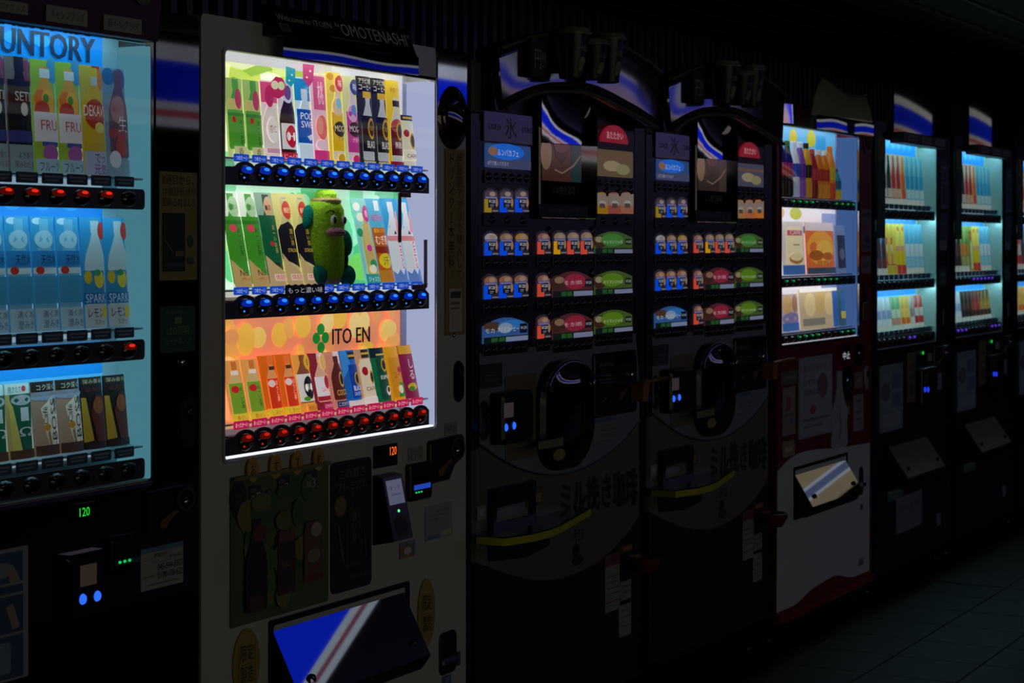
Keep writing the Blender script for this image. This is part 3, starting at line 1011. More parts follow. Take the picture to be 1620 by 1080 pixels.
put_row([
    (GT, '#e8f0e0', 1, 'bright green tea card at the window edge ' + S2, 'paired bright green tea cards'),
    (GT, '#e8f0e0', 1, 'bright green tea card beside the dark green card ' + S2, 'paired bright green tea cards'),
    (DG, '#8aa890', 1, 'dark green strong tea card ' + S2, None),
    (ST2, '#d8d080', 1, 'gold and black tea card beside the dark green card ' + S2, 'paired gold and black tea cards'),
    (ST2, '#d8d080', 1, 'gold and black tea card touching the green plush toy', 'paired gold and black tea cards'),
    (None, 0, 0, 0, 0), (None, 0, 0, 0, 0), (None, 0, 0, 0, 0),
    (JAS, '#8ed4cc', .98, 'teal jasmine tea card with white blossoms ' + S2, None),
    (MUG, '#58b4d8', .98, 'orange barley tea card ' + S2, None),
    (EVI, '#3aa2d8', .99, 'pink and white mineral water card beside the barley tea ' + S2, 'paired mineral water cards'),
    (EVI, '#3aa2d8', .99, 'pink and white mineral water card ending the row ' + S2, 'paired mineral water cards')], 1.318, .208, .029, .044, .060, None)
HG = [('r', 0, 0, 1, 1, '#f0a858'), ('b', .5, .42, .08, .98, '#d8b878'), ('r', .34, .84, .66, .98, '#d87830'), ('r', .3, .76, .7, .82, '#f0e8e0'), ('p', [(.1, .12), (.9, .12), (.9, .62), (.1, .62)], '#7ea82c'), ('e', .36, .52, .2, .06, '#d02828'), ('v', 'おーいお茶', .55, .2, .78, .55, '#10180c'), ('r', 0, 0, 1, .12, '#e8d43c'), ('t', '香ばしい', .2, .02, .9, .09, '#c04820')]
HO = [('r', 0, 0, 1, 1, '#e86c18'), ('b', .6, .38, .10, .98, '#f0a060'), ('r', .44, .84, .76, .98, '#f0782c'), ('r', .42, .76, .8, .82, '#4a2c20'), ('p', [(.24, .12), (.96, .12), (.96, .62), (.24, .62)], '#e03c14'), ('e', .44, .54, .2, .06, '#f8dcd0'), ('v', 'ほうじ茶', .62, .24, .84, .58, '#f8d8b0'), ('r', 0, 0, 1, .13, '#f0d838'), ('t', 'しあわせ', .2, .02, .9, .10, '#c06018')]
HB = [('r', 0, 0, 1, 1, '#f0a848'), ('b', .5, .46, .16, .99, '#8a4c34'), ('r', .04, .18, .98, .66, '#e8e4dc'), ('e', .66, .42, .34, .20, '#181414'), ('t', '黒豆', .42, .38, .94, .48, '#f0f0f0'), ('e', .4, .23, .2, .04, '#4c9a30'), ('e', .78, .86, .26, .13, '#e8b82c'), ('t', '0', .7, .8, .86, .92, '#2a1c08'), ('r', .3, 0, 1, .13, '#e89c38'), ('t', 'やさしい', .36, .03, .94, .10, '#7a3c10')]
HL = [('r', 0, 0, 1, 1, '#8a2436'), ('r', .4, .76, .85, 1, '#d8c8d0'), ('b', .55, .44, .14, .94, '#e0b090'), ('r', .1, .16, .98, .58, '#f0e8ec'), ('r', .1, .16, .98, .24, '#b02438'), ('e', .8, .48, .2, .12, '#b0283c'), ('t', 'LATTE', .4, .32, .95, .40, '#c04860'), ('e', .78, .84, .26, .15, '#e0bc68'), ('r', .3, 0, 1, .12, '#c02c58'), ('t', 'さわやか', .36, .03, .94, .10, '#ffd8e4')]
HC = [('r', 0, 0, 1, 1, '#d88c78'), ('r', .45, .78, .9, 1, '#e8dce0'), ('b', .58, .44, .14, .92, '#5c2420'), ('e', .78, .50, .2, .14, '#c8a050'), ('e', .78, .50, .14, .1, '#2a140c'), ('t', 'COCO', .3, .22, .98, .32, '#f0c050'), ('r', .2, 0, 1, .12, '#24345c'), ('t', 'こだわり', .26, .03, .94, .10, '#e8ecff')]
HBL = [('r', 0, 0, 1, 1, '#1d64b8'), ('p', [(0, .5), (.5, .75), (.3, 1), (0, 1)], '#3c8cd8'), ('r', .4, .84, .96, .97, '#20242e'), ('r', .4, .88, .96, .92, '#d0a028'), ('r', .3, .14, 1, .74, '#12409c'), ('e', .78, .48, .2, .12, '#c89c28'), ('e', .78, .48, .14, .09, '#14101c'), ('t', 'BLACK', .4, .27, 1, .36, '#ffffff'), ('t', '深煎り', .36, .18, .98, .25, '#c8dcff'), ('r', .0, 0, 1, .1, '#e8e0d8')]
HBE = [('r', 0, 0, 1, 1, '#c89c74'), ('r', .3, .84, .9, .99, '#2c2420'), ('r', .3, .9, .9, .94, '#d0a838'), ('c', .54, .46, .1, .82, '#e8d8bc'), ('e', .36, .60, .18, .08, '#a81828'), ('e', .78, .48, .18, .13, '#b89440'), ('e', .78, .48, .12, .09, '#1c140c'), ('t', 'CAFFÈ', .24, .24, .98, .33, '#4a2c18'), ('r', .0, 0, 1, .12, '#f0ece8')]
HES = [('r', 0, 0, 1, 1, '#0e6a44'), ('r', 0, .82, 1, 1, '#0c2430'), ('c', .60, .38, .04, .9, '#144a34'), ('r', .28, .86, .94, .89, '#d8b840'), ('e', .72, .68, .22, .13, '#c0a040'), ('e', .72, .68, .16, .09, '#10180f'), ('t', 'ESPRE', .34, .42, 1, .49, '#f4f0e8'), ('e', .74, .2, .18, .09, '#f0ece4'), ('e', .74, .22, .13, .05, '#5a3018')]
HY2 = [('r', 0, 0, 1, 1, '#e8a41c'), ('r', .1, .05, .98, .8, '#d89018'), ('e', .78, .56, .2, .06, '#c0283c'), ('t', 'コーン', .3, .42, .95, .52, '#8a4008'), ('p', [(.4, .06), (.98, .06), (.98, .30), (.6, .34)], '#3f9038'), ('e', .62, .2, .18, .08, '#f4ecd0')]
HP = [('r', 0, 0, 1, 1, '#8a1c4c'), ('r', 0, .84, 1, 1, '#d89c20'), ('v', 'しる', .4, .36, .8, .74, '#e8d4e0'), ('e', .5, .22, .34, .07, '#d0b020'), ('e', .4, .18, .2, .05, '#58802c')]
S3 = 'on the white machine\'s bottom shelf'
put_row([
    (HG, '#f0a858', 1, 'green hot tea card at the window edge ' + S3, 'paired hot green tea cards'),
    (HG, '#f0a858', 1, 'green hot tea card beside the orange tea cards ' + S3, 'paired hot green tea cards'),
    (HO, '#e86c18', 1.03, 'bright orange hot tea card beside the green tea cards ' + S3, 'paired orange hot tea cards'),
    (HO, '#e86c18', 1.03, 'bright orange hot tea card beside the black bean tea ' + S3, 'paired orange hot tea cards'),
    (HB, '#f0a848', 1, 'white and black bean tea card with yellow badge ' + S3, None),
    (HL, '#8a2436', 1, 'white and red milk tea card ' + S3, None),
    (HC, '#d88c78', 1, 'brown cocoa card ' + S3, None),
    (HBL, '#1d64b8', 1, 'deep blue coffee can card ' + S3, None),
    (HBE, '#c89c74', 1, 'beige coffee bottle card ' + S3, None),
    (HES, '#0e6a44', 1, 'dark green espresso can card ' + S3, None),
    (HY2, '#e8a41c', 1.0, 'yellow corn soup card ' + S3, None),
    (HP, '#8a1c4c', 1.0, 'purple sweet bean soup card ' + S3, None)], 1.036, .128, .036, .028, .060, None)

# small cut-out signs clipped to the shelves
def cutout(pts, y, th, c, ops, name, parent, org_uv=None):
    mb = MB().ink(c).prism(pts, y - th, y)
    o = part(mb, name, PRINT, parent)
    if ops:
        xs = [p[0] for p in pts]
        zs = [p[1] for p in pts]
        a, b, c2, d = min(xs), min(zs), max(xs), max(zs)
        part(PR(lambda u, v, l: (a + u * (c2 - a), y - th - .0002 - l, b + v * (d - b)), .0002).run(ops), 'print', PRINT, o)
    return o


cutout(F0.o([(452, 105), (466, 109), (466, 128), (460, 137), (452, 130)], .05), .05, .002, '#1fa0b8', [('e', .3, .3, .1, .05, '#c8f0f4'), ('e', .6, .6, .1, .05, '#c8f0f4')], 'arrow_sign', M2)
cutout(F0.o([(479, 101), (496, 103), (494, 128), (488, 137), (479, 124)], .05), .05, .002, '#cc3f7c', [('e', .3, .4, .1, .05, '#f8d8e8'), ('e', .6, .7, .1, .05, '#f8d8e8')], 'arrow_sign', M2)
cutout(F0.o([(424, 150), (428, 130), (436, 121), (446, 124), (451, 135), (449, 150), (440, 156)], .05), .05, .002, '#c8285a', [('e', .35, .6, .22, .2, '#e8e0c0'), ('e', .72, .6, .2, .2, '#d8e8b0')], 'badge_sign', M2)
# black ruffled strip sign in front of the plush toy
a = F0.p(452, 452, .0)
b = F0.p(514, 466, .0)
cutout(bezier([(a[0] + (b[0] - a[0]) * k / 12, a[1] + (.003 if k % 2 else 0)) for k in range(13)], 2) + bezier([(b[0] - (b[0] - a[0]) * k / 12, b[1] - .003 + (.003 if k % 2 else 0)) for k in range(13)], 2), .002, .002, '#0a0a0c',
       [('t', 'もっと濃い味', .06, .3, .94, .75, '#c8ccd4')], 'strip_sign', M2)
RB = surf('dark_red_bracket', '#5c1014', .4)
for (q, w) in (((630, 305, 634, 383), 0), ((671, 379, 675, 455), 0), ((632, 304, 649, 312), 1), ((652, 450, 673, 458), 1)):
    x0, z0, x1, z1 = F0.r(*q, .015)
    part(MB().box(x0, .013, z0, x1, .016, z1), 'corner_bracket', RB, M2)

# ------------------------------------------------------------------ plush toy sitting on the middle shelf
PLX, PLZ = fx(513, .045)[0] + .006, 1.3175
plush = thing('plush_toy', 'green plush toy with teal hands and feet sitting among the drinks', 'plush toy', (PLX, .048, PLZ))


def fuzz(name, c):
    m = surf(name, c, 0.95, var=0.16, scale=160, bump=0.6, spec=0.1)
    return m


PG, PT, PBE = fuzz('green_plush', '#a8e438'), fuzz('teal_plush', '#129080'), fuzz('beige_plush', '#c8b078')
PDG = fuzz('dark_green_plush', '#1f4a1c')
cx, cy = PLX, .046
PS = 1.34
prof = [(.020, .006), (.034, .012), (.043, .03), (.0455, .06), (.045, .09), (.043, .112), (.0445, .13), (.0455, .15), (.043, .175), (.034, .192), (.022, .200), (.006, .203)]
mb = MB().ink('#7cb82a')
n = 24
vs, fs = [], []
for r, h in prof:
    for i in range(n):
        b = 2 * pi * i / n
        vs.append((cx + PS * r * cos(b), cy + r * .76 * sin(b), PLZ + h))
for j in range(len(prof) - 1):
    for i in range(n):
        fs.append((j * n + i, j * n + (i + 1) % n, (j + 1) * n + (i + 1) % n, (j + 1) * n + i))
fs += [tuple(reversed(range(n))), tuple(range((len(prof) - 1) * n, len(prof) * n))]
mb.add(vs, fs)
part(mb, 'body', PG, plush, True)
part(MB().lathe(cx + .002, cy, PLZ + .190, [(.046, 0, None), (.047, .006, None), (.038, .011, None)], 20, sy=.62), 'cap_band', PBE, plush, True)
part(MB().lathe(cx + .002, cy, PLZ + .198, [(.031, 0, None), (.032, .012, None), (.026, .020, None), (.008, .0225, None)], 18, sy=.65), 'cap', PG, plush, True)
part(MB().lathe(cx, cy, PLZ + .002, [(.040, 0, None), (.046, .006, None), (.049, .016, None)], 18, sy=.6), 'base_band', PBE, plush, True)
part(MB().blob((cx - .067, cy + .004, PLZ + .156), (.014, .014, .028), f=lambda p: (p[0] + .4 * p[2], p[1], p[2])), 'arm', PT, plush, True)
part(MB().blob((cx + .060, cy - .016, PLZ + .098), (.016, .014, .030), f=lambda p: (p[0] - .3 * p[2], p[1], p[2])), 'arm', PT, plush, True)
part(MB().blob((cx - .054, cy - .018, PLZ + .024), (.026, .018, .024)), 'foot', PT, plush, True)
part(MB().blob((cx + .060, cy - .020, PLZ + .022), (.024, .017, .025)), 'foot', PT, plush, True)
part(MB().blob((cx - .004, cy - .030, PLZ + .121), (.036, .015, .011), f=lambda p: (p[0], p[1], p[2] * (1.25 if p[2] > 0 else .8))), 'muzzle', fuzz('pink_plush', '#c88aa6'), plush, True)
part(MB().tube([(cx - .036 + .0064 * k, cy - .030 - .016 * sin(pi * k / 10) ** .6, PLZ + .1215) for k in range(11)], .0014), 'mouth_line', fuzz('mauve_plush', '#5c2c48'), plush, True)
for ex, ey in ((-.017, -.034), (.025, -.0325)):
    E = part(MB().blob((cx + ex, cy + ey, PLZ + .150), (.0095, .005, .0118)), 'eye', surf('eye_white', '#d8dce0', .3), plush, True)
    part(MB().blob((cx + ex + .001, cy + ey - .0035, PLZ + .150), (.0064, .003, .0084)), 'pupil', BLACK_GLOSS, E, True)
part(MB().tube([(cx - .036 + k * .006, cy - .030 - .001 * k, PLZ + .166 + .006 * sin(k * .75)) for k in range(5)], .0014), 'eyebrow', PDG, plush, True)
part(MB().blob((cx + .048, cy - .012, PLZ + .060), (.016, .016, .040)), 'side_patch', PDG, plush, True)  # dark green pattern, with the side's shade put into the same patch

# ------------------------------------------------------------------ front of the white machine
# header board
hb = F0.r(415, 27, 637, 96)
HBY = -.03
mb = MB()
n = 10
vs = []
for j in range(n + 1):
    for k in (0, 1):
        v = j / n
        vs.append(((hb[0], hb[2])[k], HBY * (1 - v) ** 1.0 - .012, hb[1] + .03 + v * (hb[3] - hb[1] - .03)))
mb.add(vs, [(2 * j, 2 * j + 1, 2 * j + 3, 2 * j + 2) for j in range(n)])
b0 = MB().hexa([(hb[0], HBY - .012, hb[1] + .03), (hb[2], HBY - .012, hb[1] + .03), (hb[2], .0, hb[1] + .03), (hb[0], .0, hb[1] + .03), (hb[0], -.012, hb[3]), (hb[2], -.012, hb[3]), (hb[2], .02, hb[3]), (hb[0], .02, hb[3])])
HB_ = part(b0, 'header_board', surf('dark_green_board', '#0c150d', .35), M2)
pr = PR(lambda u, v, l: (hb[0] + u * (hb[2] - hb[0]), HBY * (1 - v) - .0128 - l, hb[1] + .03 + v * (hb[3] - hb[1] - .03)), .0003)
pr.run([('t', 'Welcome to ITOEN', .03, .53, .40, .72, '#b8baa8'), ('t', '“OMOTENASHI”', .43, .36, .99, .78, '#c8c8b8'), ('r', .03, .16, .09, .42, '#5a5c50'), ('r', .037, .185, .083, .395, '#10180f'), ('r', .36, .22, .72, .26, '#3c4036')])
part(pr, 'lettering', PRINT_DIM, HB_)
# rolled lip under the board (bulging clear film with a mirror-like face)
lip = MB()
vs, yy = [], -.040
for j in range(11):
    v = j / 10
    zz = hb[1] - .012 + .044 * v
    yy += .0044 * math.tan(radians(-2.2 + 3.4 * v))
    for q in range(13):
        u = q / 12
        vs.append((hb[0] + .02 + u * (hb[2] - hb[0] - .012), yy + .0012 * sin(u * 9), zz))
lip.add(vs, [(13 * j + q, 13 * j + q + 1, 13 * j + q + 14, 13 * j + q + 13) for j in range(10) for q in range(12)])
part(lip, 'header_lip', MIRROR_DARK, M2, True)
R = F0.r(638, 72, 687, 124)
part(MB().prism(rrect(*R, .004), -.004, .001), 'header_plate', surf('satin_plate', '#d2d4d4', .3), M2)
R = F0.r(690, 80, 736, 185)
part(MB().hexa([(R[0], -.004, R[1] - .02), (R[2], -.004, R[1] - .02), (R[2], .001, R[1] - .02), (R[0], .001, R[1] - .02), (R[0], -.0062, R[3]), (R[2], -.0062, R[3]), (R[2], .001, R[3]), (R[0], .001, R[3])]), 'mirror_plate', surf('blue_tint_mirror', '#8a93a8', .03, 1.0), M2)
# convex round emblem
cx_, cz_ = F0.p(714, 186)
rx_, rz_ = (fx(738)[0] - fx(690)[0]) / 2, .080
BG = part(MB().dome(cx_, cz_, -.004, rx_, rz_, .012, 32, 5), 'emblem', surf('dark_red_gloss', '#3a070a', .05, coat=.8), M2, True)
part(MB().dome(cx_, cz_, -.0085, rx_ * .82, rz_ * .82, .012, 32, 5), 'emblem_lens', surf('green_grey_mirror', '#4a5048', .04, .9), BG, True)
# tall gold notice
plate(M2, 'gold_notice', F0.r(703, 236, 734, 530), -.001, '#7a6018', [
    ('v', '伊藤園アプリで購入して', .56, .30, .86, .98, '#1a1408'), ('v', 'ドリンク１本無料', .14, .36, .44, .98, '#100c04'), ('v', '詳しくは店頭で', .3, .30, .40, .35, '#3a2c0c'),
    ('r', .18, .02, .82, .25, '#a8a89a'), ('r', .24, .20, .76, .235, '#1c1c1a'), ('r', .24, .165, .7, .18, '#4a4a46'), ('r', .24, .14, .7, .15, '#4a4a46')], .002)
for (a, b) in ((717, 530), (717, 712)):
    x, z = F0.p(a, b)
    part(MB().dome(x, z, -.001, .006, .006, .005), 'screw', CHROME, M2, True)
x, z = F0.p(724, 603)
lock_capsule(M2, x, z, .021, .052, BLACK_GLOSS)
plate(M2, 'sticker', F0.r(703, 668, 722, 688), -.001, '#7c7c70', [('t', '百円 OK', .1, .2, .95, .8, '#26261f')])
coin_unit(M2, F0.r(675, 690, 729, 760))
pd = plate(M2, 'price_display', F0.r(590, 703, 626, 738), -.001, '#040405', [], .002, .004, surf('smoked_lens', '#040406', .08))
part(PR(lambda u, v, l: (F0.r(614, 704, 626, 718)[0] + u * .028, -.0056 - l, F0.p(620, 719)[1] + v * .020), .0002).run([('t', '120', 0, 0, 1, 1, '#ffffff')]), 'digits', E_ORANGE, pd)
plate(M2, 'sticker', F0.r(645, 706, 668, 729), -.001, '#8a8a7a', [('t', '新500円', .1, .55, .95, .9, '#2a2a22'), ('e', .3, .3, .2, .24, '#4a4a40'), ('e', .3, .3, .14, .17, '#8a8a7a'), ('t', 'OK', .58, .12, .95, .48, '#2a2a22')])
# note slot
R = F0.r(641, 731, 676, 790)
NS = part(MB().prism(rrect(*R, .008), -.016, .002, .004), 'note_slot', BLACK_PLASTIC, M2)
R = F0.r(645, 752, 671, 784)
part(MB().hexa([(R[0], -.02, R[1]), (R[2], -.02, R[1]), (R[2], -.017, R[1] + .001), (R[0], -.017, R[1] + .001), (R[0], -.0165, R[3]), (R[2] - .012, -.0165, R[3]), (R[2] - .012, -.016, R[3]), (R[0], -.016, R[3])]), 'slot_plate', MIRROR_DARK, NS)
part(MB().box(R[0], -.019, R[1] + .018, R[2], -.0175, R[1] + .030), 'slot_glow', glow('slot_blue', (.03, .12, .9), .45), NS)
for k in range(3):
    part(MB().dome(R[0] + .008 + k * .012, R[1] + .012, -.019, .0035, .0025, .003, 8, 2), 'slot_lamp', E_GREEN, NS, True)
# card reader: wedge box with its face turned along the row
qx, qz1, qz0 = fx(589)[0], F0.p(603, 756, -.026)[1], F0.p(620, 858, -.057)[1]
RD = part(MB().hexa([(qx, -.057, qz0), (qx + .088, -.057, qz0), (qx + .088, -.001, qz0 - .012), (qx, -.001, qz0 - .012),
                     (qx, -.026, qz1), (qx + .088, -.026, qz1), (qx + .088, -.001, qz1 + .004), (qx, -.001, qz1 + .004)]), 'card_reader', BLACK_PLASTIC, M2)
P = [(qx + .002, -.0575, qz0 + .002), (qx + .086, -.0575, qz0 + .002), (qx + .086, -.0268, qz1 - .002), (qx + .002, -.0268, qz1 - .002)]


def on_quad(P):
    def mp(u, v, l):
        a = [P[0][k] + (P[1][k] - P[0][k]) * u for k in range(3)]
        b = [P[3][k] + (P[2][k] - P[3][k]) * u for k in range(3)]
        c = [a[k] + (b[k] - a[k]) * v for k in range(3)]
        return (c[0], c[1] - l, c[2] + l * .3)
    return mp


part(PR(on_quad(P), .0008).run([('r', .0, .0, 1, 1, '#15100e')]), 'reader_face', surf('reader_face', '#1a1412', .25), RD)
part(PR(on_quad(P), .0016).run([('r', .1, .56, .9, .95, '#8a8fb0'), ('t', 'タッチ', .2, .78, .75, .86, '#4a5078'), ('r', .2, .70, .7, .73, '#6a7098')]), 'screen', printed('reader_screen', .28, .2), RD)
part(PR(on_quad(P), .0018).run([('e', .5, .45, .06, .025, '#00ff60')]), 'status_lamp', glow('status_green', (.1, .9, .3), 1.2), RD)
part(PR(on_quad(P), .0018).run([('e', .52, .22, .34, .17, '#2a221e'), ('e', .52, .22, .27, .13, '#14100e')]), 'touch_pad', PRINT_DIM, RD)
plate(M2, 'sticker', F0.r(631, 856, 655, 881), -.001, '#4a5c80', [('r', .0, .0, .8, .75, '#8a4a2c'), ('e', .5, .4, .25, .25, '#c8b8a0')])
plate(M2, 'sticker', F0.r(672, 797, 714, 851), -.001, '#7e8288', [('t', '故障のとき', .4, .78, .85, .86, '#1a1c20'), ('r', .08, .68, .9, .70, '#4a4e54'), ('t', '0120', .08, .55, .5, .64, '#3a3e44'), ('r', .05, .02, .5, .14, '#3c5a78'), ('r', .56, .06, .95, .22, '#a8b478')], .002)

# poster of recommended drinks
R = F0.r(363, 742, 517, 972)
ops = []
for i in range(40):
    ops.append(('e', .14 + rnd.random() * .72, .12 + rnd.random() * .76, .03 + rnd.random() * .10, .03 + rnd.random() * .08, rnd.choice(['#22421a', '#2c4c1c', '#47521c', '#5a541c', '#1a3a1a', '#3a4a18'])))
ops += [('r', 0, .975, 1, 1, '#5a4c20'), ('b', .22, .105, .08, .70, '#0a0a0a'), ('e', .25, .60, .06, .06, '#4c1414'), ('e', .22, .13, .08, .06, '#301410'),
        ('c', .52, .09, .14, .58, '#180f10'), ('r', .44, .50, .60, .58, '#46201c'), ('t', 'TULLY', .46, .33, .58, .37, '#6a5a34'), ('r', .43, .14, .61, .19, '#2c0f10'),
        ('c', .80, .10, .18, .60, '#4a2620'), ('e', .83, .54, .06, .05, '#8a7c70'), ('e', .80, .36, .07, .05, '#6a5a3c'), ('r', .70, .18, .90, .23, '#5a1414')]
plate(M2, 'poster', R, -.001, '#2c421a', ops, .004, .003)
for (a, b, t) in ((400, 782, '1'), (445, 767, '2'), (488, 760, '3')):
    plate(M2, 'rank_tag', F0.r(a - 9, b - 15, a + 9, b + 15), -.005, '#161712', [('t', 'おすすめ', .1, .6, .55, .85, '#8a8a80'), ('t', t, .56, .14, .9, .62, '#a09a8c'), ('r', .1, .2, .48, .5, '#6a6a60')], .002)
for (a, b, t) in ((396, 742, 'お'), (432, 737, 'す'), (466, 731, 'す'), (500, 725, 'め')):
    x, z = F0.p(a, b)
    O = part(MB().ink('#b87820').prism(ell(x, z, .0205, .0270), -.008, -.004), 'letter_disc', PRINT_DIM, M2)
    part(PR(lambda u, v, l: (x - .009 + u * .018, -.0084 - l, z - .012 + v * .024), .0002).run([('t', t, 0, 0, 1, 1, '#120b04')]), 'lettering', PRINT_DIM, O)
x, z = F0.p(374, 790)
O = part(MB().ink('#08080a').prism(ell(x, z, .026, .042), -.007, -.003), 'round_badge', PRINT_DIM, M2)
part(PR(lambda u, v, l: (x - .018 + u * .036, -.0074 - l, z - .02 + v * .04), .0002).run([('t', '一番茶', .1, .6, .9, .8, '#3a3424'), ('t', '限定', .2, .25, .8, .5, '#3a3424')]), 'lettering', PRINT_DIM, O)
# black premium card
plate(M2, 'premium_card', F0.r(522, 727, 585, 932), -.001, '#0a0908', [('t', 'この濃さ', .18, .86, .82, .94, '#4c4a44'), ('t', 'プレミアム', .12, .77, .88, .84, '#4c4a44'), ('b', .55, .2, .18, .74, '#1c190f'), ('b', .55, .16, .2, .72, '#0d0c08'), ('v', '濃い茶', .5, .36, .6, .6, '#55481c'), ('e', .2, .66, .15, .08, '#4c3c10'), ('e', .2, .66, .12, .06, '#5c4a14'), ('t', '新登場', .45, .08, .9, .12, '#2c2a22'),
    ('p', [(.12, .5), (.16, .52), (.3, .22), (.26, .2)], '#3a3014'), ('p', [(.75, .52), (.79, .5), (.86, .24), (.82, .22)], '#2c2610')], .014, .004)
# delivery flap
flap(M2, F0.r(424, 950, 645, 1100), .080, MIRROR_FLAP, BLACK_PLASTIC, fz=.16)
for (a, b, rx, rz) in ((388, 1049, .047, .074), (673, 969, .0395, .084)):
    x, z = F0.p(a, b)
    O = part(MB().ink('#8a6c1c').prism(ell(x, z, rx, rz, 32), -.004, .0), 'oval_badge', PRINT_DIM, M2)
    part(PR(lambda u, v, l: (x - rx * .62 + u * rx * 1.24, -.0044 - l, z - rz * .6 + v * rz * 1.2), .0002).run([('r', .0, .0, .02, 1, '#2a1f08'), ('r', .98, 0, 1, 1, '#2a1f08'), ('r', .1, .485, .9, .495, '#2a1f08'), ('t', '限定', .1, .56, .9, .96, '#1c1406'), ('t', '製造', .1, .05, .9, .45, '#1c1406')]), 'lettering', PRINT_DIM, O)
# coin return
R = F0.r(694, 998, 721, 1065)
CR = part(MB().prism(rrect(*R, .018, 6), -.004, .002, .002), 'coin_return', surf('brown_cup', '#2c1c12', .35), M2)
xm = (R[0] + R[2]) / 2
part(MB().box(R[0] + .006, -.014, R[1] + .028, R[2] - .006, -.003, R[1] + .036), 'return_lip', CHROME, CR)
plate(M2, 'sticker', F0.r(722, 1030, 727, 1052), -.001, '#20283c')
plate(M2, 'sticker', F0.r(699, 1068, 712, 1085), -.001, '#2a3a70', [('p', [(.1, .1), (.5, .1), (.9, .9), (.5, .9)], '#4a6ab0')])


# ================================================================== navy machines with cyan-lit shelves
CARD_FILM = printed('dim_film', .10)  # weak emission adds shelf light to these cards' own colours


def bottle_ops(base, body, lab, cap='#e8ecec', stripe=None, t=None):
    o = [('r', 0, 0, 1, 1, base), ('b', .52, .44, .12, .96, body), ('r', .08, .30, .96, .58, lab)]
    if stripe:
        o.append(('r', .08, .42, .96, .48, stripe))
    o += [('r', .36, .88, .68, .96, cap), ('r', 0, 0, 1, .10, '#d4dcdc')]
    if t:
        o.append(('t', t, .16, .34, .9, .46, '#f4f4f4'))
    return o


def shelf_machine(name, label, x0, x1, wx0, wx1, dz, door, side, liner_m, led_m, rows, nb, lamp_on, mtag, topper=None, glass=None, org=None, blue='#0088e0', rail_m=None, film=None, rpad=.030, card=None, side_m=None):
    """rows: per shelf a list of (kind, count) runs; kinds give ops, base, label"""
    r = thing(name, label, 'vending machine', ((x0 + x1) / 2, .35, 0))
    W = (wx0, .947 + dz, wx1, 1.806 + dz)
    shell(r, x0, x1, .075, 1.875 + dz, W, door, side)
    zr = [1.500 + dz, 1.206 + dz, .973 + dz]
    liner(r, W, .085, liner_m, (zr[0] + .044, zr[1] + .044, zr[2] + .044), side_m, .026)
    pane(r, W, mat=glass)
    for k, z in enumerate((W[3] + .021, zr[0] - .0105, zr[1] - .0105)):
        led(r, wx0 + .01, wx1 - .012, z, led_m, .013)
    # blue band behind the heads of the drinks
    for k, (z0, z1) in enumerate(((zr[0] + .024, W[3] + .02), (zr[1] + .024, zr[0] + .016), (zr[2] + .024, zr[1] + .016))):
        h = z1 - z0
        e = wx1 - .052
        ops = [('r', 0, .0, 1, .45, '#b8d4e0'), ('r', 0, .45, 1, .72, '#4cb0e4'), ('r', 0, .72, 1, 1, blue)]
        for q in range(9):
            ops.append(('e', .08 + .1 * q, .9, .03, .04, '#20a8f0'))
        if k == 0 and mtag:
            ops += [('t', 'SUNTORY', *mtag, '#0b2a4a'), ('t', 'SUNTORY', mtag[0] + .006, mtag[1], mtag[2] + .006, mtag[3], '#0b2a4a')]
        backdrop(r, wx0 + .004, z0, e, z1, .084, '#b8d4e0', ops, film or printed('blue_film', .4))
    rx = (wx0 + .003, wx1 - rpad)
    sp = (rx[1] - rx[0]) / nb
    xs = [rx[0] + sp * (i + .5) for i in range(nb)]
    bw = min(.026, sp * .34)
    tag = ([('r', .1, .58, .9, .76, '#5a7898'), ('r', .16, .26, .8, .42, '#5a7898')], '#16243c', PRINT_DIM)
    for k in range(3):
        rail(r, rx[0], wx1 - .014, zr[k], .040, nb, xs, bw, lamp_on[k], LAMP_OFF, tags=tag, tag_dz=.024, tagw=sp * .84, tagh=.020, marks=False, mat=rail_m or DARK_PLASTIC, bh=.0165)
    # drinks
    hs = [.214, .214, .138]
    made = {}
    for k, row in enumerate(rows):
        i = 0
        for (ops, base, lab, grp, cnt) in row:
            for c in range(cnt):
                x = rx[0] + sp * (i + .5) + .022
                z = zr[k] + .044
                key = (id(ops), k)
                if isinstance(lab, (list, tuple)) and not lab:
                    back = cnt - 1 - c
                    what, end = SERIES[id(ops)]
                    lb_, g = (what + (' %s from the %s' % (ORD[back], end) if back else ' next to the %s' % end) + ', ' + K1), None
                elif isinstance(lab, (list, tuple)):
                    lb_, g = lab[c], None
                else:
                    lb_, g = lab, grp
                if key in made:
                    o = card_again(made[key], x, .05, z, lb_, g)
                else:
                    made[key] = drink_card(x, .05, z, sp * .93, hs[k], .014, .004, base, ops, lb_, g, card or CARD_FILM)
                i += 1
    # bottom light line
    part(MB().box(wx0, -.003, W[1] - .010, wx1, .002, W[1] - .002), 'window_sill_trim', CHROME, r)
    return r, W, zr


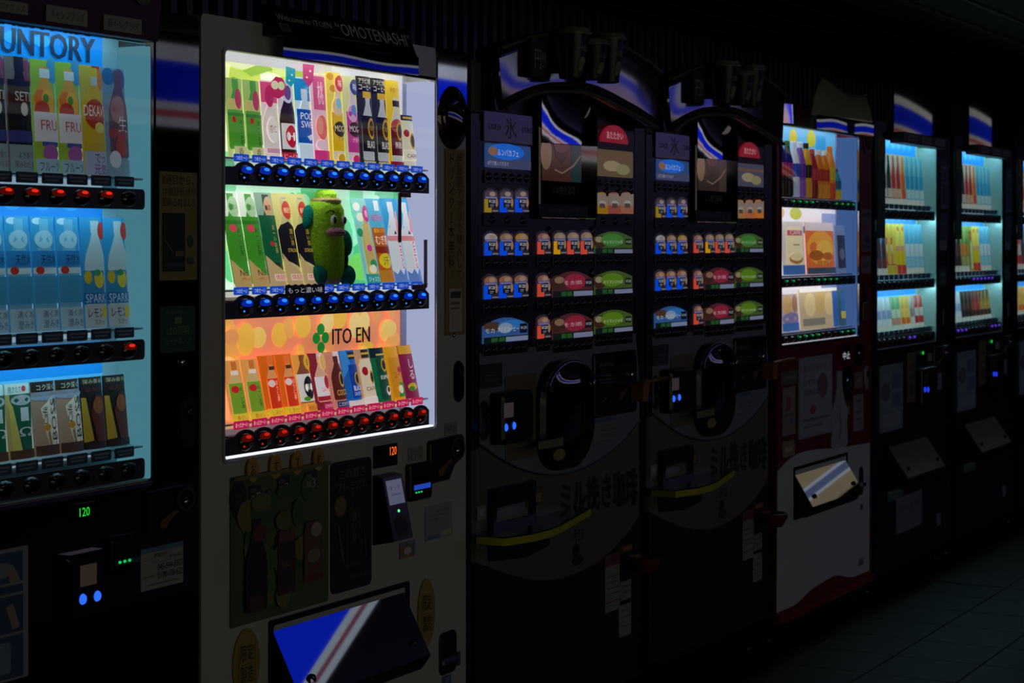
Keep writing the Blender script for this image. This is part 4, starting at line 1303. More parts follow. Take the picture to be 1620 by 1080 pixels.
CY_LINER = surf('pale_cyan_liner', '#a8c4ce', .4, var=.04)
LED_C = glow('led_cyan', (.36, .80, 1.0), 9.5)
COF = [('r', 0, 0, 1, 1, '#7a7468'), ('e', .85, .86, .4, .12, '#8a3a58'), ('b', .52, .5, .1, 1.0, '#181412'), ('r', .05, .48, 1, .80, '#15120f'), ('t', 'SETI', .3, .62, .95, .70, '#d8ccb8'), ('e', .66, .55, .16, .06, '#d8d0c0'), ('r', 0, .26, 1, .36, '#3c3a80'), ('r', 0, .0, 1, .24, '#8aa0a8'), ('t', 'よき香り', .3, .12, .92, .18, '#5a3a50'), ('t', '深みわたる', .14, .04, .95, .10, '#7a3a4a')]
FRU = [('r', 0, 0, 1, 1, '#9cc43c'), ('e', .9, .92, .3, .12, '#3c9ccc'), ('b', .5, .45, .3, .94, '#e8a83c'), ('r', .3, .84, .74, .92, '#e0e8e8'), ('e', .3, .66, .24, .08, '#e8782c'), ('e', .6, .64, .28, .10, '#f0b838'), ('e', .35, .56, .3, .08, '#c83c24'), ('e', .5, .66, .12, .04, '#3c8c34'), ('r', 0, .28, 1, .54, '#ece4e8'), ('t', 'FRU', .24, .38, .95, .47, '#c03c48'), ('r', .25, .24, .95, .28, '#3c54a0'), ('e', .6, .18, .34, .08, '#b05ca8'), ('r', 0, .0, 1, .13, '#a8c4d4'), ('t', 'フルーツ', .1, .02, .95, .10, '#1c3c64')]
DEK = [('r', 0, 0, 1, 1, '#c8b43c'), ('r', .5, .9, .9, 1, '#b02c30'), ('e', .85, .88, .2, .1, '#d87c28'), ('b', .55, .45, .22, .98, '#d8b418'), ('r', .4, .82, .7, .9, '#b8c8c0'), ('e', .55, .56, .46, .14, '#b83420'), ('t', 'DEKAVI', .06, .54, .98, .64, '#f4ecd8'), ('e', .7, .44, .22, .05, '#e8d870'), ('r', 0, .22, 1, .30, '#d0ac30'), ('r', 0, .0, 1, .22, '#b0b8d0'), ('t', 'でっ', .4, .12, .9, .20, '#5c2484'), ('t', '元気', .34, .01, .95, .11, '#6c2c94')]
PIN = [('r', 0, 0, 1, 1, '#7898b0'), ('e', .2, .92, .25, .08, '#2c6c9c'), ('e', .7, .9, .3, .1, '#5c4c8c'), ('b', .6, .46, .18, .98, '#6c4c5c'), ('e', .55, .62, .35, .13, '#a8707c'), ('r', .1, .36, 1, .44, '#a83c54'), ('t', '生', .5, .42, .95, .56, '#e8d0d8'), ('e', .6, .28, .25, .1, '#b83c3c'), ('r', 0, 0, 1, .16, '#88a4b4'), ('e', .3, .16, .25, .08, '#d8dce8')]
WAT = [('r', 0, 0, 1, 1, '#38a0d0'), ('e', .25, .96, .2, .03, '#c8e4f0'), ('b', .5, .48, .04, .98, '#6cb8d8'), ('e', .5, .80, .4, .08, '#a8d4e4'), ('r', 0, .56, 1, .70, '#2480c0'), ('t', '天然水', .3, .58, .98, .67, '#0c2444'), ('r', 0, .50, 1, .55, '#c0dce4'), ('e', .25, .53, .16, .035, '#c03428'), ('r', 0, .24, 1, .48, '#3c94bc'), ('r', 0, 0, 1, .20, '#a8c8d4'), ('t', '清く冽', .25, .12, .95, .18, '#1c3c5c'), ('t', '澄みき', .25, .03, .95, .10, '#2c5474')]
SPA = [('r', 0, 0, 1, 1, '#2c98cc'), ('b', .62, .5, .18, .97, '#b8ccd0'), ('e', .94, .88, .2, .08, '#c43430'), ('r', .04, .26, .98, .52, '#2c84b4'), ('e', .22, .46, .16, .06, '#c8b028'), ('e', .7, .44, .24, .08, '#d8c41c'), ('e', .62, .5, .16, .03, '#2c8c4c'), ('r', 0, .22, 1, .32, '#1468a8'), ('t', 'SPARK', .06, .23, .98, .31, '#b8dcf0'), ('r', 0, 0, 1, .21, '#b4c4c8'), ('t', 'レモン', .12, .10, .8, .18, '#141c24'), ('t', 'スカッ', .35, .03, .8, .08, '#141c24'), ('e', .85, .14, .14, .06, '#d8c438')]
CUPG = [('r', 0, 0, 1, 1, '#b8a868'), ('r', 0, .86, 1, 1, '#d0dcd4'), ('t', '挽きたて', .1, .88, .6, .97, '#1c6c4c'), ('e', .72, .93, .1, .04, '#c03c48'), ('u', .6, .44, .04, .86, '#0f5c40'), ('e', .6, .78, .44, .07, '#a8b0b0'), ('r', .5, .50, .86, .68, '#c8d4d0'), ('t', 'Ω', .4, .30, .98, .42, '#c8d4d0'), ('r', 0, 0, 1, .12, '#54301c'), ('p', [(.1, .12), (.45, .12), (.2, .7), (.05, .8)], '#c8b85c')]
BOS = [('r', 0, 0, 1, 1, '#a88c74'), ('r', 0, .86, 1, 1, '#1c1a14'), ('t', 'コク深く', .2, .88, .98, .96, '#d8d0b8'), ('e', .5, .8, .6, .06, '#8c98ac'), ('p', [(.3, .64), (.8, .78), (.98, .5), (.9, .1), (.65, .06), (.45, .3)], '#e0d8c4'), ('w', 'BOSS', .72, .2, .98, .76, '#241c14'), ('w', 'Café', .36, .42, .56, .66, '#3c2c1c'), ('e', .52, .38, .14, .05, '#c88c1c'), ('p', [(.5, .3), (.6, .34), (.7, .08), (.6, .06)], '#8c7c5c'), ('r', 0, 0, 1, .14, '#4c2c20')]
DRK = [('r', 0, 0, 1, 1, '#1c1614'), ('r', .06, .9, .98, .98, '#2c2418'), ('t', '深み香る', .1, .91, .95, .97, '#c0b090'), ('p', [(.0, .1), (.0, .72), (.18, .72), (.4, .12)], '#b08c28'), ('p', [(.35, .5), (.6, .75), (.98, .72), (.98, .1), (.55, .1)], '#5c1c14'), ('e', .7, .6, .25, .12, '#8c4c1c'), ('t', 'BLACK', .2, .80, .95, .86, '#6c2c24'), ('r', 0, 0, 1, .10, '#2c1410')]
K1 = 'in the cyan-lit black machine'
ON, OFF_ = E_REDHOT, None
ORD = ['', 'second', 'third', 'fourth', 'fifth', 'sixth', 'seventh', 'eighth', 'ninth', 'tenth', 'eleventh', 'twelfth']
SERIES = {id(COF): ('black coffee can card', 'fruit tea'), id(WAT): ('sky blue water card', 'lemon soda'), id(CUPG): ('green paper cup coffee card', 'tan coffee')}
NX0, NX1 = 1.931, fx(314)[0]
nw0, nw1 = 2.088, fx(240)[0]
NM, NW, NZ = shelf_machine('vending_machine', 'black drinks vending machine lit cyan, cut off by the frame beside the white one', NX0, NX1, nw0, nw1, 0, BLACK_GLOSS, BLACK_PLASTIC, CY_LINER, LED_C,
    [[(COF, '#7a7468', [], None, 8), (FRU, '#9cc43c', ['lime green fruit tea card beside the coffee, ' + K1, 'lime green fruit tea card beside the yellow energy drink, ' + K1], None, 2), (DEK, '#c8b43c', 'yellow energy drink card with red emblem, ' + K1, None, 1), (PIN, '#7898b0', 'mauve and blue drink card ending the top row, ' + K1, None, 1)],
     [(WAT, '#38a0d0', [], None, 10), (SPA, '#2c98cc', ['blue lemon soda card beside the water cards, ' + K1, 'blue lemon soda card ending the middle row, ' + K1], None, 2)],
     [(CUPG, '#b8a868', [], None, 8), (BOS, '#a88c74', ['tan and white coffee can card beside the green cups, ' + K1, 'tan and white coffee can card beside the dark cards, ' + K1], None, 2), (DRK, '#1c1614', ['dark brown drink card beside the tan coffee, ' + K1, 'dark brown drink card ending the bottom row, ' + K1], None, 2)]],
    12, [[ON] * 11 + [None], [None] * 11 + [ON], [None] * 12], (.60, .80, .965, .96), side_m=glow('side_glow_c', (.06, .19, .24), 1.0))
# header board with paper tags
R = F0.r(-320, 0, 229, 60)
x0, z0, x1 = nw0 - .02, F0.p(200, 63)[1], fx(231)[0]
HBN = part(MB().hexa([(x0, -.03, z0), (x1, -.03, z0), (x1, .0, z0), (x0, .0, z0), (x0, -.045, z0 + .17), (x1, -.045, z0 + .17), (x1, .02, z0 + .17), (x0, .02, z0 + .17)]), 'header_board', surf('maroon_board', '#3c0d0e', .4), NM)
for (q, t) in (((-18, 1, 43, 20), 'サウナグッズ'), ((72, 12, 137, 38), 'キャンプグッズ'), ((163, 27, 223, 51), '筋トレグッズ')):
    plate(HBN, 'paper_tag', F0.r(*q, -.034), -.034, '#8a8478', [('t', t, .1, .2, .92, .8, '#2c2018')], .002)
pr = PR(lambda u, v, l: (x0 + u * (x1 - x0), -.0385 - l - .012 * v, z0 + .06 + v * .05), .0003)
pr.run([('t', '大好評グッズが当たる', .45, .1, .86, .9, '#5c2c14'), ('e', .93, .5, .03, .4, '#3c4430')])
part(pr, 'lettering', PRINT_DIM, HBN)
# door furniture
x0, z0, x1, z1 = F0.r(245, 52, 313, 235)
part(MB().prism(rrect(x0, z0, x1, z1, .004), -.003, .001), 'mirror_plate', surf('black_mirror', '#484b54', .03, 1.0), NM)
plate(NM, 'gold_notice', F0.r(251, 272, 310, 443), -.001, '#7a6624', [('t', '8週目から、', .06, .88, .9, .97, '#100c04'), ('t', '体脂肪低減が', .06, .78, .96, .86, '#2c3410'), ('t', '認められました', .06, .68, .98, .76, '#100c04'), ('r', .06, .08, .66, .62, '#0c0d10'), ('p', [(.12, .36), (.14, .37), (.36, .26), (.34, .25)], '#4c4c3c'), ('r', .4, .22, .62, .27, '#5c4c1c'), ('r', .1, .12, .62, .16, '#1c2430'), ('e', .8, .36, .08, .06, '#24341c'), ('e', .8, .18, .1, .04, '#24341c')], .003)
plate(NM, 'green_notice', F0.r(252, 484, 307, 557), -.001, '#0c2a10', [('t', '地球にやさしい', .15, .82, .85, .93, '#3c6c40'), ('r', .4, .62, .6, .76, '#4c7c4c'), ('t', 'LED照明', .18, .38, .80, .56, '#4c8c50'), ('t', 'ヒートポンプ', .14, .18, .86, .34, '#4c8c50'), ('r', .25, .08, .75, .10, '#2c4c30')], .002)
x, z = F0.p(287, 573)
part(MB().dome(x, z, -.001, .008, .011, .006), 'screw', CHROME, NM, True)
x, z = F0.p(295, 667)
lock_capsule(NM, x, z, .023, .054, surf('grey_lock', '#34363c', .3, .3))
coin_unit(NM, F0.r(230, 770, 302, 842))
dg_ = plate(NM, 'price_display', F0.r(115, 795, 150, 822), -.001, '#030403', [], .002, .003, MATS['smoked_lens'])
q = F0.r(123, 802, 139, 816)
part(PR(lambda u, v, l: (q[0] + u * (q[2] - q[0]), -.0046 - l, q[1] + v * (q[3] - q[1])), .0002).run([('t', '120', 0, 0, 1, 1, '#ffffff')]), 'digits', E_GDIG, dg_)
R = F0.r(168, 846, 212, 905)
NS = part(MB().prism(rrect(*R, .008), -.014, .002, .004), 'note_slot', BLACK_PLASTIC, NM)
q = F0.r(172, 853, 202, 882)
part(MB().box(q[0], -.016, q[1], q[2], -.0135, q[3]), 'slot_plate', surf('slot_grey', '#24262a', .2), NS)
q = F0.r(172, 880, 210, 890)
part(MB().box(q[0], -.019, q[1], q[2], -.0145, q[3] - .003), 'slot_lip', surf('teal_lens', '#1c6c74', .15), NS)
for k in range(3):
    part(MB().dome(q[0] + .010 + .014 * k, (q[1] + q[3]) / 2, -.019, .004, .003, .003, 8, 2), 'slot_lamp', E_GREEN, NS, True)
plate(NM, 'service_label', F0.r(221, 862, 288, 928), -.001, '#8a877c', [('r', 0, .88, 1, 1, '#2c5c80'), ('t', '故障受付', .3, .74, .6, .84, '#1c1c1a'), ('t', '東京都港区', .66, .66, .96, .74, '#2c2c2a'), ('r', .05, .70, .25, .72, '#4a4a44'), ('r', .2, .62, .9, .635, '#5a5a54'), ('t', '045-544-5957', .38, .42, .97, .58, '#141412'), ('t', '0120-170-622', .38, .22, .97, .38, '#141412'), ('r', .04, .30, .3, .33, '#4a4a44'), ('r', .15, .1, .9, .13, '#4a4a44')], .002)
R = F0.r(96, 872, 160, 978)
IC = part(MB().prism(rrect(*R, .008), -.02, .002, .005), 'card_reader', BLACK_GLOSS, NM)
q = F0.r(114, 891, 139, 924)
part(MB().box(q[0], -.022, q[1], q[2], -.0195, q[3]), 'screen', glow('brown_screen', (.026, .017, .013), 1.0), IC)
for (a, b) in ((118, 946), (141, 941)):
    x, z = F0.p(a, b)
    part(MB().dome(x, z, -.02, .0095, .0105, .006, 12, 3), 'reader_lamp', E_LED, IC, True)
R = F0.r(-150, 880, 42, 1095)
PO = plate(NM, 'instruction_poster', R, -.001, '#6c7478', [('r', .02, .74, .95, .97, '#0f2c54'), ('e', .74, .84, .14, .06, '#5c6c74'), ('p', [(.8, .86), (.9, .82), (.93, .74), (.84, .74)], '#7c6450'), ('r', .02, .66, .95, .72, '#10284c'), ('r', .02, .36, .95, .64, '#0f2448'), ('p', [(.8, .56), (.86, .58), (.92, .40), (.86, .38)], '#7c6450'), ('r', .68, .42, .72, .54, '#4c6c8c'), ('r', .02, .02, .95, .34, '#0f2448'), ('c', .78, .06, .06, .3, '#4c6474')], .003, .003)


# ================================================================== cup coffee machines
def cup_machine(dx, label, which, tint):
    f = FP(dx)
    x0, x1 = fx(745)[0] + dx, fx(1019)[0] + dx
    r = thing('coffee_vending_machine', label, 'vending machine', ((x0 + x1) / 2, .35, 0))
    part(MB().prism(rrect(x0 + .003, .11, x1 - .003, f.p(800, 120)[1], .008, 2), .012, .72), 'cabinet', CHARCOAL, r)
    part(MB().box(x0 + .02, .05, .012, x1 - .02, .68, .11), 'plinth', BLACK_PLASTIC, r)
    for q in (x0 + .06, x1 - .06):
        part(MB().lathe(q, .07, 0, [(.022, 0, None), (.022, .008, None), (.012, .012, None), (.012, .11, None)], 10), 'foot', STEEL, r, True)
    # side posts: olive above, black between, olive beside the counter
    for (a, b, c, d, m) in ((744, 96, 760, 178, OLIVE), (744, 178, 757, 712, BLACK_PLASTIC), (744, 712, 752, 890, OLIVE)):
        R = f.r(a, b, c, d)
        part(MB().prism(rrect(*R, .003), -.002, .012, .002), 'side_post', m, r)
    R = f.r(1003, 190, 1019, 660)
    part(MB().prism(rrect(*R, .003), -.002, .012, .002), 'side_post', BLACK_PLASTIC, r)
    # selection door (dark) and panels
    R = f.r(757, 140, 1004, 560)
    DM = surf('selection_door', '#2a2d33', .3, var=.1)
    part(MB().prism([f.p(757, 190), f.p(757, 560), f.p(1004, 527), f.p(1004, 208)][::-1], -.001, .012), 'selection_door', DM, r)
    # arched header: gently bowed glossy board
    outer = bezier([(762, 78), (792, 67), (826, 57), (859, 52), (900, 53), (940, 66), (976, 85), (999, 99), (1019, 116)], 3)
    inner = bezier([(771, 175), (792, 161), (818, 150), (844, 146), (895, 147), (927, 157), (963, 175), (989, 188), (1015, 203)], 3)
    mb = MB()
    n = len(outer)
    K = 6
    vs = []
    for i in range(n):
        po, pi_ = f.p(*outer[i]), f.p(*inner[i])
        s = i / (n - 1)
        for k in range(K + 1):
            v = k / K
            y = -.05 - .012 * sin(pi * s) + .004 * (v - .5) ** 2 + .0030 * v + .0010 * sin(7 * s + which) * sin(5 * v)
            vs.append((po[0] + (pi_[0] - po[0]) * v, y, po[1] + (pi_[1] - po[1]) * v))
    m0 = len(vs)
    vs += [(x, .02, z) for (x, y, z) in vs[:m0]]
    fs = []
    for i in range(n - 1):
        for k in range(K):
            a = i * (K + 1) + k
            fs += [(a, a + K + 1, a + K + 2, a + 1), (m0 + a, m0 + a + 1, m0 + a + K + 2, m0 + a + K + 1)]
        a, b = i * (K + 1), (i + 1) * (K + 1)
        fs += [(a, m0 + a, m0 + b, b), (a + K, b + K, m0 + b + K, m0 + a + K)]
    a, b = 0, (n - 1) * (K + 1)
    fs += [(a, a + K, m0 + a + K, m0 + a), (b, m0 + b, m0 + b + K, b + K)]
    mb.add(vs, fs)
    hd = part(mb, 'header_board', surf('header_gloss', '#686c76', .09, .85, var=.25, scale=5, bump=.012), r, True)
    for line, nm in ((outer, 'header_rim'), (inner, 'header_rim')):
        part(MB().tube([(f.p(*q)[0], -.056 + (0 if line is outer else .003), f.p(*q)[1]) for q in line], .006, 8), nm, OLIVE, r, True)
    # black price sign on the header
    R = f.r(838, 62, 862, 122, -.07)
    plate(r, 'black_sign', R, -.07, '#060606', [('t', '円!!', .2, .22, .9, .72, '#8a8468')], .004, .006)
    # three cups standing proud of the board
    for (a, b, c, d, lead) in ((882, 44, 924, 124, 0), (943, 53, 980, 131, 0), (914, 63, 954, 126, -.03)):
        yc = -.11 + lead
        xl, zt = f.p(a, b, yc)
        xr, zb = f.p(c, d, yc)
        xc, w = (xl + xr) / 2, (xr - xl) / 2 * .66
        h = f.p((a + c) / 2, b, yc)[1] - f.p((a + c) / 2, d, yc)[1]
        zb = f.p((a + c) / 2, d, yc)[1]
        cup = part(MB().ink('#1c1712').lathe(xc, yc, zb, [(w * .62, 0, None), (w * .98, h * .86, None)], 20), 'display_cup', surf('cup_brown', '#120d0a', .35), r, True)
        part(MB().lathe(xc, yc, zb + h * .85, [(w * 1.08, 0, None), (w * 1.1, h * .05, None), (w * 1.0, h * .065, None), (w * .98, h * .13, None), (w * .8, h * .14, None)], 20), 'cup_lid', surf('cup_lid', '#6a6450', .4), cup, True)
        # printed sleeve: lettering and a small cup picture wrapped on the wall
        def wrap(u, v, l):
            a_ = radians(-150 + 95 * u)
            rr = w * (.62 + .36 * v) + .001 + l
            return (xc + rr * cos(a_), yc + rr * sin(a_), zb + h * .86 * v)
        part(PR(wrap, .0004).run([('t', 'ミル挽き', .2, .60, .75, .74, '#8a8468'), ('e', .5, .36, .2, .12, '#5a5230'), ('e', .42, .22, .16, .08, '#5a5230'), ('r', .94, .02, .97, .98, '#4a4636')]), 'print', PRINT_DIM, cup)
        part(MB().box(xc - .012, yc + w * .5, zb + h * .2, xc + .012, -.03, zb + h * .5), 'cup_bracket', BLACK_PLASTIC, cup)
    # cold column
    B1 = printed('tile_backlit', .8, .3, 1.0)
    plate(r, 'cold_sign', f.r(762, 180, 842, 226), -.004, '#10151c', [('t', '氷', .40, .15, .64, .88, '#5c6874'), ('t', 'COLD', .08, .40, .32, .60, '#4c5864'), ('t', 'COLD', .74, .40, .98, .60, '#4c5864')], .002, .003, surf('cold_sign_face', '#0b0f15', .15), ink=PRINT_DIM)
    plate(r, 'menu_card', f.r(764, 229, 836, 267), -.004, '#24406c', [('e', .45, .7, .4, .34, '#105cc0'), ('e', .16, .68, .1, .18, '#7a5640'), ('t', 'ルンバカフェ', .26, .52, .72, .80, '#a8b4c8'), ('r', 0, .0, 1, .36, '#383e5c'), ('t', '0円で購入できます', .04, .1, .5, .28, '#8a8aa8')], .006, .003, B1)

    def strip(a, b, c, d, n):
        R = f.r(a, b, c, d)
        S = part(MB().prism(rrect(*R, .003), -.006, -.001, .001), 'button_strip', BLACK_PLASTIC, r)
        w = (R[2] - R[0]) / n
        zc = (R[1] + R[3]) / 2
        src = None
        for i in range(n):
            xc = R[0] + w * (i + .5)
            if src is None:
                b_ = MB().dome(xc, zc, -.0055, min(w * .36, .014), (R[3] - R[1]) * .34, .006, 12, 3)
                src = part(b_, 'button', BLACK_GLOSS, S, True)
                xf = xc
            else:
                again(src, S, xc - xf)

    def arch(R, rise, k=8):
        xa, za, xb, zb = R
        return [(xa, za), (xb, za)] + [(xb + (xa - xb) * i / k, zb - rise + rise * sin(pi * i / k)) for i in range(k + 1)]

    def dim(op, k=.70):
        c = op[-1]
        if isinstance(c, str) and c.startswith('#'):
            v = [int(c[i:i + 2], 16) for i in (1, 3, 5)]
            return op[:-1] + ('#%02x%02x%02x' % tuple(int(q * k) for q in v),)
        return op

    def menu(a, b, c, d, base, ops, rise=.012, raw=False):
        if not raw:
            ops = [dim(q) for q in ops]
            base = dim((base,))[0]
        R = f.r(a, b, c, d)
        o = part(MB().ink(base).prism(arch(R, rise), -.0045, -.001), 'menu_card', B1, r)
        part(PR(lambda u, v, l: (R[0] + u * (R[2] - R[0]), -.0048 - l, R[1] + v * (R[3] - R[1]) * .96), .0002).run(ops), 'print', B1, o)

    def single(c, top='#5a4438'):
        return [('r', 0, 0, 1, .94, '#241e26'), ('e', .5, .74, .46, .20, top), ('e', .6, .78, .22, .10, '#8a7464'), ('r', .06, .58, .94, .68, '#4a4878'), ('r', .12, .61, .88, .64, '#7a78a0'),
                ('r', 0, 0, .28, .56, c), ('r', 0, 0, .52, .20, c), ('e', .88, .42, .10, .18, '#8a6a54'), ('r', .28, .20, .80, .58, '#060a18'), ('t', '¥120', .32, .40, .76, .54, '#b8bcc4'), ('r', .40, .30, .68, .33, '#787c88'), ('r', .40, .24, .64, .26, '#787c88'), ('r', .56, .04, .98, .10, '#6c6870')]

    BL, OR, YE = '#0046d4', '#c44430', '#c48c00'
    strip(764, 270, 836, 291, 6)
    for i, c in enumerate(('#8a7410', BL, BL)):
        menu(763 + 24.3 * i, 297, 785 + 24.3 * i, 336, '#241e26', single(c, '#3c3844'), raw=True)
    strip(763, 338, 835, 358, 3)
    for i, c in enumerate((BL, BL, BL)):
        menu(763 + 24.3 * i, 365, 785 + 24.3 * i, 404, '#241e26', single(c, ('#8a8690', '#7a5c48', '#8a6a20')[i]), raw=True)
    strip(762, 406, 834, 425, 6)
    for i in range(3):
        menu(762 + 24 * i, 433 - i, 785 + 24 * i, 473 - i * 1.5, '#241e26', single(BL, '#7c543c'), .010, True)
    strip(762, 476, 834, 495, 6)
    menu(762, 502, 833, 541, '#3c6cb8', [('e', .2, .7, .2, .2, '#5a4030'), ('e', .62, .72, .3, .2, '#3a90e8'), ('e', .48, .6, .16, .22, '#a8c0e0'), ('t', 'モカ', .04, .44, .24, .62, '#f0f0f4'), ('t', 'アイスコーヒー', .30, .44, .78, .64, '#f4f8ff'), ('r', .80, .34, .97, .74, '#10182c'), ('t', '¥120', .82, .5, .96, .62, '#e0e8f0'), ('r', 0, 0, 1, .26, '#101c18'), ('r', .16, .05, .30, .22, '#2c6c2c'), ('r', .33, .05, .46, .22, '#2c6c2c'), ('r', .48, .02, .98, .22, '#98a8d8')], .020)
    strip(762, 543, 832, 560, 6)
    # middle columns
    for k, (b, d) in enumerate(((365, 402), (431, 469), (497, 535))):
        menu(847, b, 868, d, '#241e26', single(OR, '#7c4c44'), .008, True)
        strip(847, d + 3, 868, d + 20, 2)
        if k == 0:
            for i, c in enumerate((YE, OR, OR)):
                menu(873 + 21.3 * i, b - 1 - i * .4, 893 + 21.3 * i, d, '#241e26', single(c, '#7a6650'), .010, True)
        else:
            menu(872, b - 2, 935, d, '#5c2c30', [('e', .12, .6, .2, .3, '#4a2c20'), ('e', .16, .7, .12, .14, '#a08068'), ('e', .55, .62, .28, .32, '#b02c48'), ('t', 'モ カ', .28, .5, .52, .66, '#f4e8e8'), ('t', '100%', .56, .5, .72, .66, '#f4d0d8'), ('r', .80, .4, .97, .7, '#101828'), ('t', '¥120', .82, .5, .96, .62, '#e0e8f0'), ('r', 0, 0, 1, .26, '#14201a'), ('r', .2, .04, .32, .22, '#2c6c2c'), ('r', .34, .04, .46, .22, '#2c6c2c'), ('r', .5, .02, .99, .22, '#98a0c4')], .022)
        strip(872, d + 3, 935, d + 20, 6)
    # hot column
    R = f.r(947, 198, 990, 226)
    part(MB().ink('#7c1420').prism([(R[0], R[1]), (R[2], R[1])] + [((R[0] + R[2]) / 2 + (R[2] - R[0]) / 2 * cos(pi * i / 12), R[1] + (R[3] - R[1]) * sin(pi * i / 12)) for i in range(1, 12)], -.008, -.001), 'hot_sign', B1, r)
    part(PR(lambda u, v, l: (R[0] + (.2 + .6 * u) * (R[2] - R[0]), -.0084 - l, R[1] + (.2 + .42 * v) * (R[3] - R[1])), .0002).run([('t', 'あたたかい', 0, 0, 1, 1, '#b89090')]), 'lettering', B1, r)
    R = f.r(940, 226, 1001, 300)
    part(MB().prism(rrect(*R, .004), -.003, -.001), 'hot_frame', surf('bronze_frame', '#4a3524', .3, .4), r)
    plate(r, 'menu_card', f.r(942, 238, 998, 280), -.004, tint, [('r', 0, .66, 1, .78, '#5c4230'), ('e', .4, .4, .25, .2, '#84745c'), ('e', .7, .3, .2, .2, '#74704c')], .006, .003, B1)
    strip(941, 282, 999, 299, 6)
    for i, c in enumerate((YE, '#b85848', '#c07858') if which == 0 else ('#c89050', '#e07850', '#f0882c')):  # second machine's brighter orange puts a reflection into the tile colours
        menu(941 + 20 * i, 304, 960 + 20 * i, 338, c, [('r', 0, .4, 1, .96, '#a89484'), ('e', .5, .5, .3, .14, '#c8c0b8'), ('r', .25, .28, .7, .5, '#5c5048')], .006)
    strip(941, 340, 999, 359, 3)
    for k, (b, d) in enumerate(((366, 401), (428, 465), (490, 526))):
        menu(939, b, 998, d, '#4c6c2c', [('e', .12, .55, .16, .3, '#4a2c20'), ('e', .1, .66, .1, .14, '#b0a080'), ('e', .45, .64, .3, .3, '#6c9c1c' if k else '#4c9c3c'), ('t', 'キリマンジャロ', .22, .46, .72, .62, '#f0f8d8'), ('r', .80, .42, .96, .70, '#18241c'), ('t', '¥120', .82, .5, .95, .62, '#e0e8e0'), ('r', 0, 0, 1, .26, '#14201a'), ('r', .18, .04, .3, .22, '#2c6c2c'), ('r', .33, .04, .45, .22, '#2c6c2c'), ('r', .5, .02, .99, .20, '#98a0c4')], .018)
        strip(939, d + 3, 998, d + 19, 6)
    # sliding clips at the column heads (small dark ovals)
    for (a, b) in ((867, 366), (935, 366), (866, 432), (935, 432), (866, 497), (935, 497), (958, 303), (978, 303), (996, 300)):
        x, z = f.p(a, b)
        part(MB().dome(x, z, -.004, .009, .016, .006, 12, 3), 'clip', BLACK_GLOSS, r, True)
    # glossy bowed panel above the screen, screen and its bezel
    up = MB()
    vs = []
    for i in range(13):
        for j in range(9):
            u, v = i / 12, j / 8
            a_, b_ = f.p(846 + 88 * u, 226 - 78 * v + 6 * u)
            vs.append((a_, -.022 - .016 * (1 - (2 * u - 1) ** 2) * (1 - .8 * v * v), b_))
    up.add(vs, [(i * 9 + j, (i + 1) * 9 + j, (i + 1) * 9 + j + 1, i * 9 + j + 1) for i in range(12) for j in range(8)])
    part(up, 'bowed_fascia', surf('fascia_mirror', '#9a9cac', .04, 1.0), r, True)
    R = f.r(844, 200, 936, 346)
    sb = part(MB().prism(rrect(*R, .010), -.02, -.001, .004), 'screen_bezel', BLACK_GLOSS, r)
    R = f.r(857, 203, 919, 287, -.02)
    part(PR(lambda u, v, l: (R[0] + u * (R[2] - R[0]), -.0205 - l, R[1] + v * (R[3] - R[1])), .0003).run([('r', 0, 0, 1, 1, '#4a2a1e' if which == 0 else '#3a2c26'), ('e', .1, .5, .14, .3, '#8a6c4c'), ('r', .74, 0, 1, .9, '#14383a' if which == 0 else '#4a3a34'), ('p', [(.2, .9), (.75, .9), (.62, .45), (.5, .32), (.35, .45)], '#3c2018'), ('e', .48, .7, .2, .16, '#5a3420'), ('p', [(.3, .2), (.5, .14), (.8, .3), (.98, .5), (.96, .52), (.78, .33), (.5, .17), (.3, .23)], '#8a7060')]), 'screen', printed('lcd_picture', .42, .1), sb)
    R2 = f.r(868, 292, 914, 309, -.02)
    part(PR(lambda u, v, l: (R2[0] + u * (R2[2] - R2[0]), -.0205 - l, R2[1] + v * (R2[3] - R2[1])), .0003).run([('t', 'ミル挽き珈琲', .1, .1, .9, .9, '#4c5058')]), 'lettering', PRINT_DIM, sb)
    plate(r, 'caption_strip', f.r(852, 324, 930, 342, -.02), -.0202, '#0c0e14', [('t', '香り高い一杯を', .2, .3, .8, .7, '#2c3648')], .002, .001)
    # ---- service band
    band = [(757, 560), (1004, 527), (1010, 600), (1010, 664)] + bezier([(1010, 664), (985, 697), (940, 731), (895, 748), (850, 749), (805, 734), (757, 704)], 4)[1:]
    part(MB().prism(f.o(band)[::-1], -.003, .012), 'service_band', SILVER_PANEL, r)
    for seg in ((bezier([(1010, 664), (985, 697), (940, 731), (895, 748), (850, 749), (805, 734), (757, 704)], 4)),):
        part(MB().tube([(f.p(*q)[0], -.004, f.p(*q)[1]) for q in seg], .003, 6), 'band_edge', STEEL, r, True)
    plate(r, 'dark_notice', f.r(757, 575, 792, 613), -.003, '#0e0f11', [('r', .2, .3, .8, .35, '#30333a'), ('r', .2, .5, .8, .55, '#30333a')], .003)
    plate(r, 'gold_notice', f.r(797, 592, 846, 726), -.003, '#40361c', [('v', '取出口', .62, .36, .8, .66, '#1a150a'), ('t', 'お客様へ', .3, .28, .85, .33, '#1a150a'), ('t', '熱湯注意', .3, .18, .85, .25, '#1a150a'), ('r', .3, .12, .85, .14, '#241e10')], .008)
    # cup door: tall black capsule
    R = f.r(845, 569, 928, 741)
    cd = part(MB().prism(rrect(*R, .11, 10), -.03, -.002, .012), 'cup_door', BLACK_PLASTIC, r)
    inn = (R[0] + .022, R[1] + .022, R[2] - .022, R[3] - .022)
    vs = []
    mbd = MB()
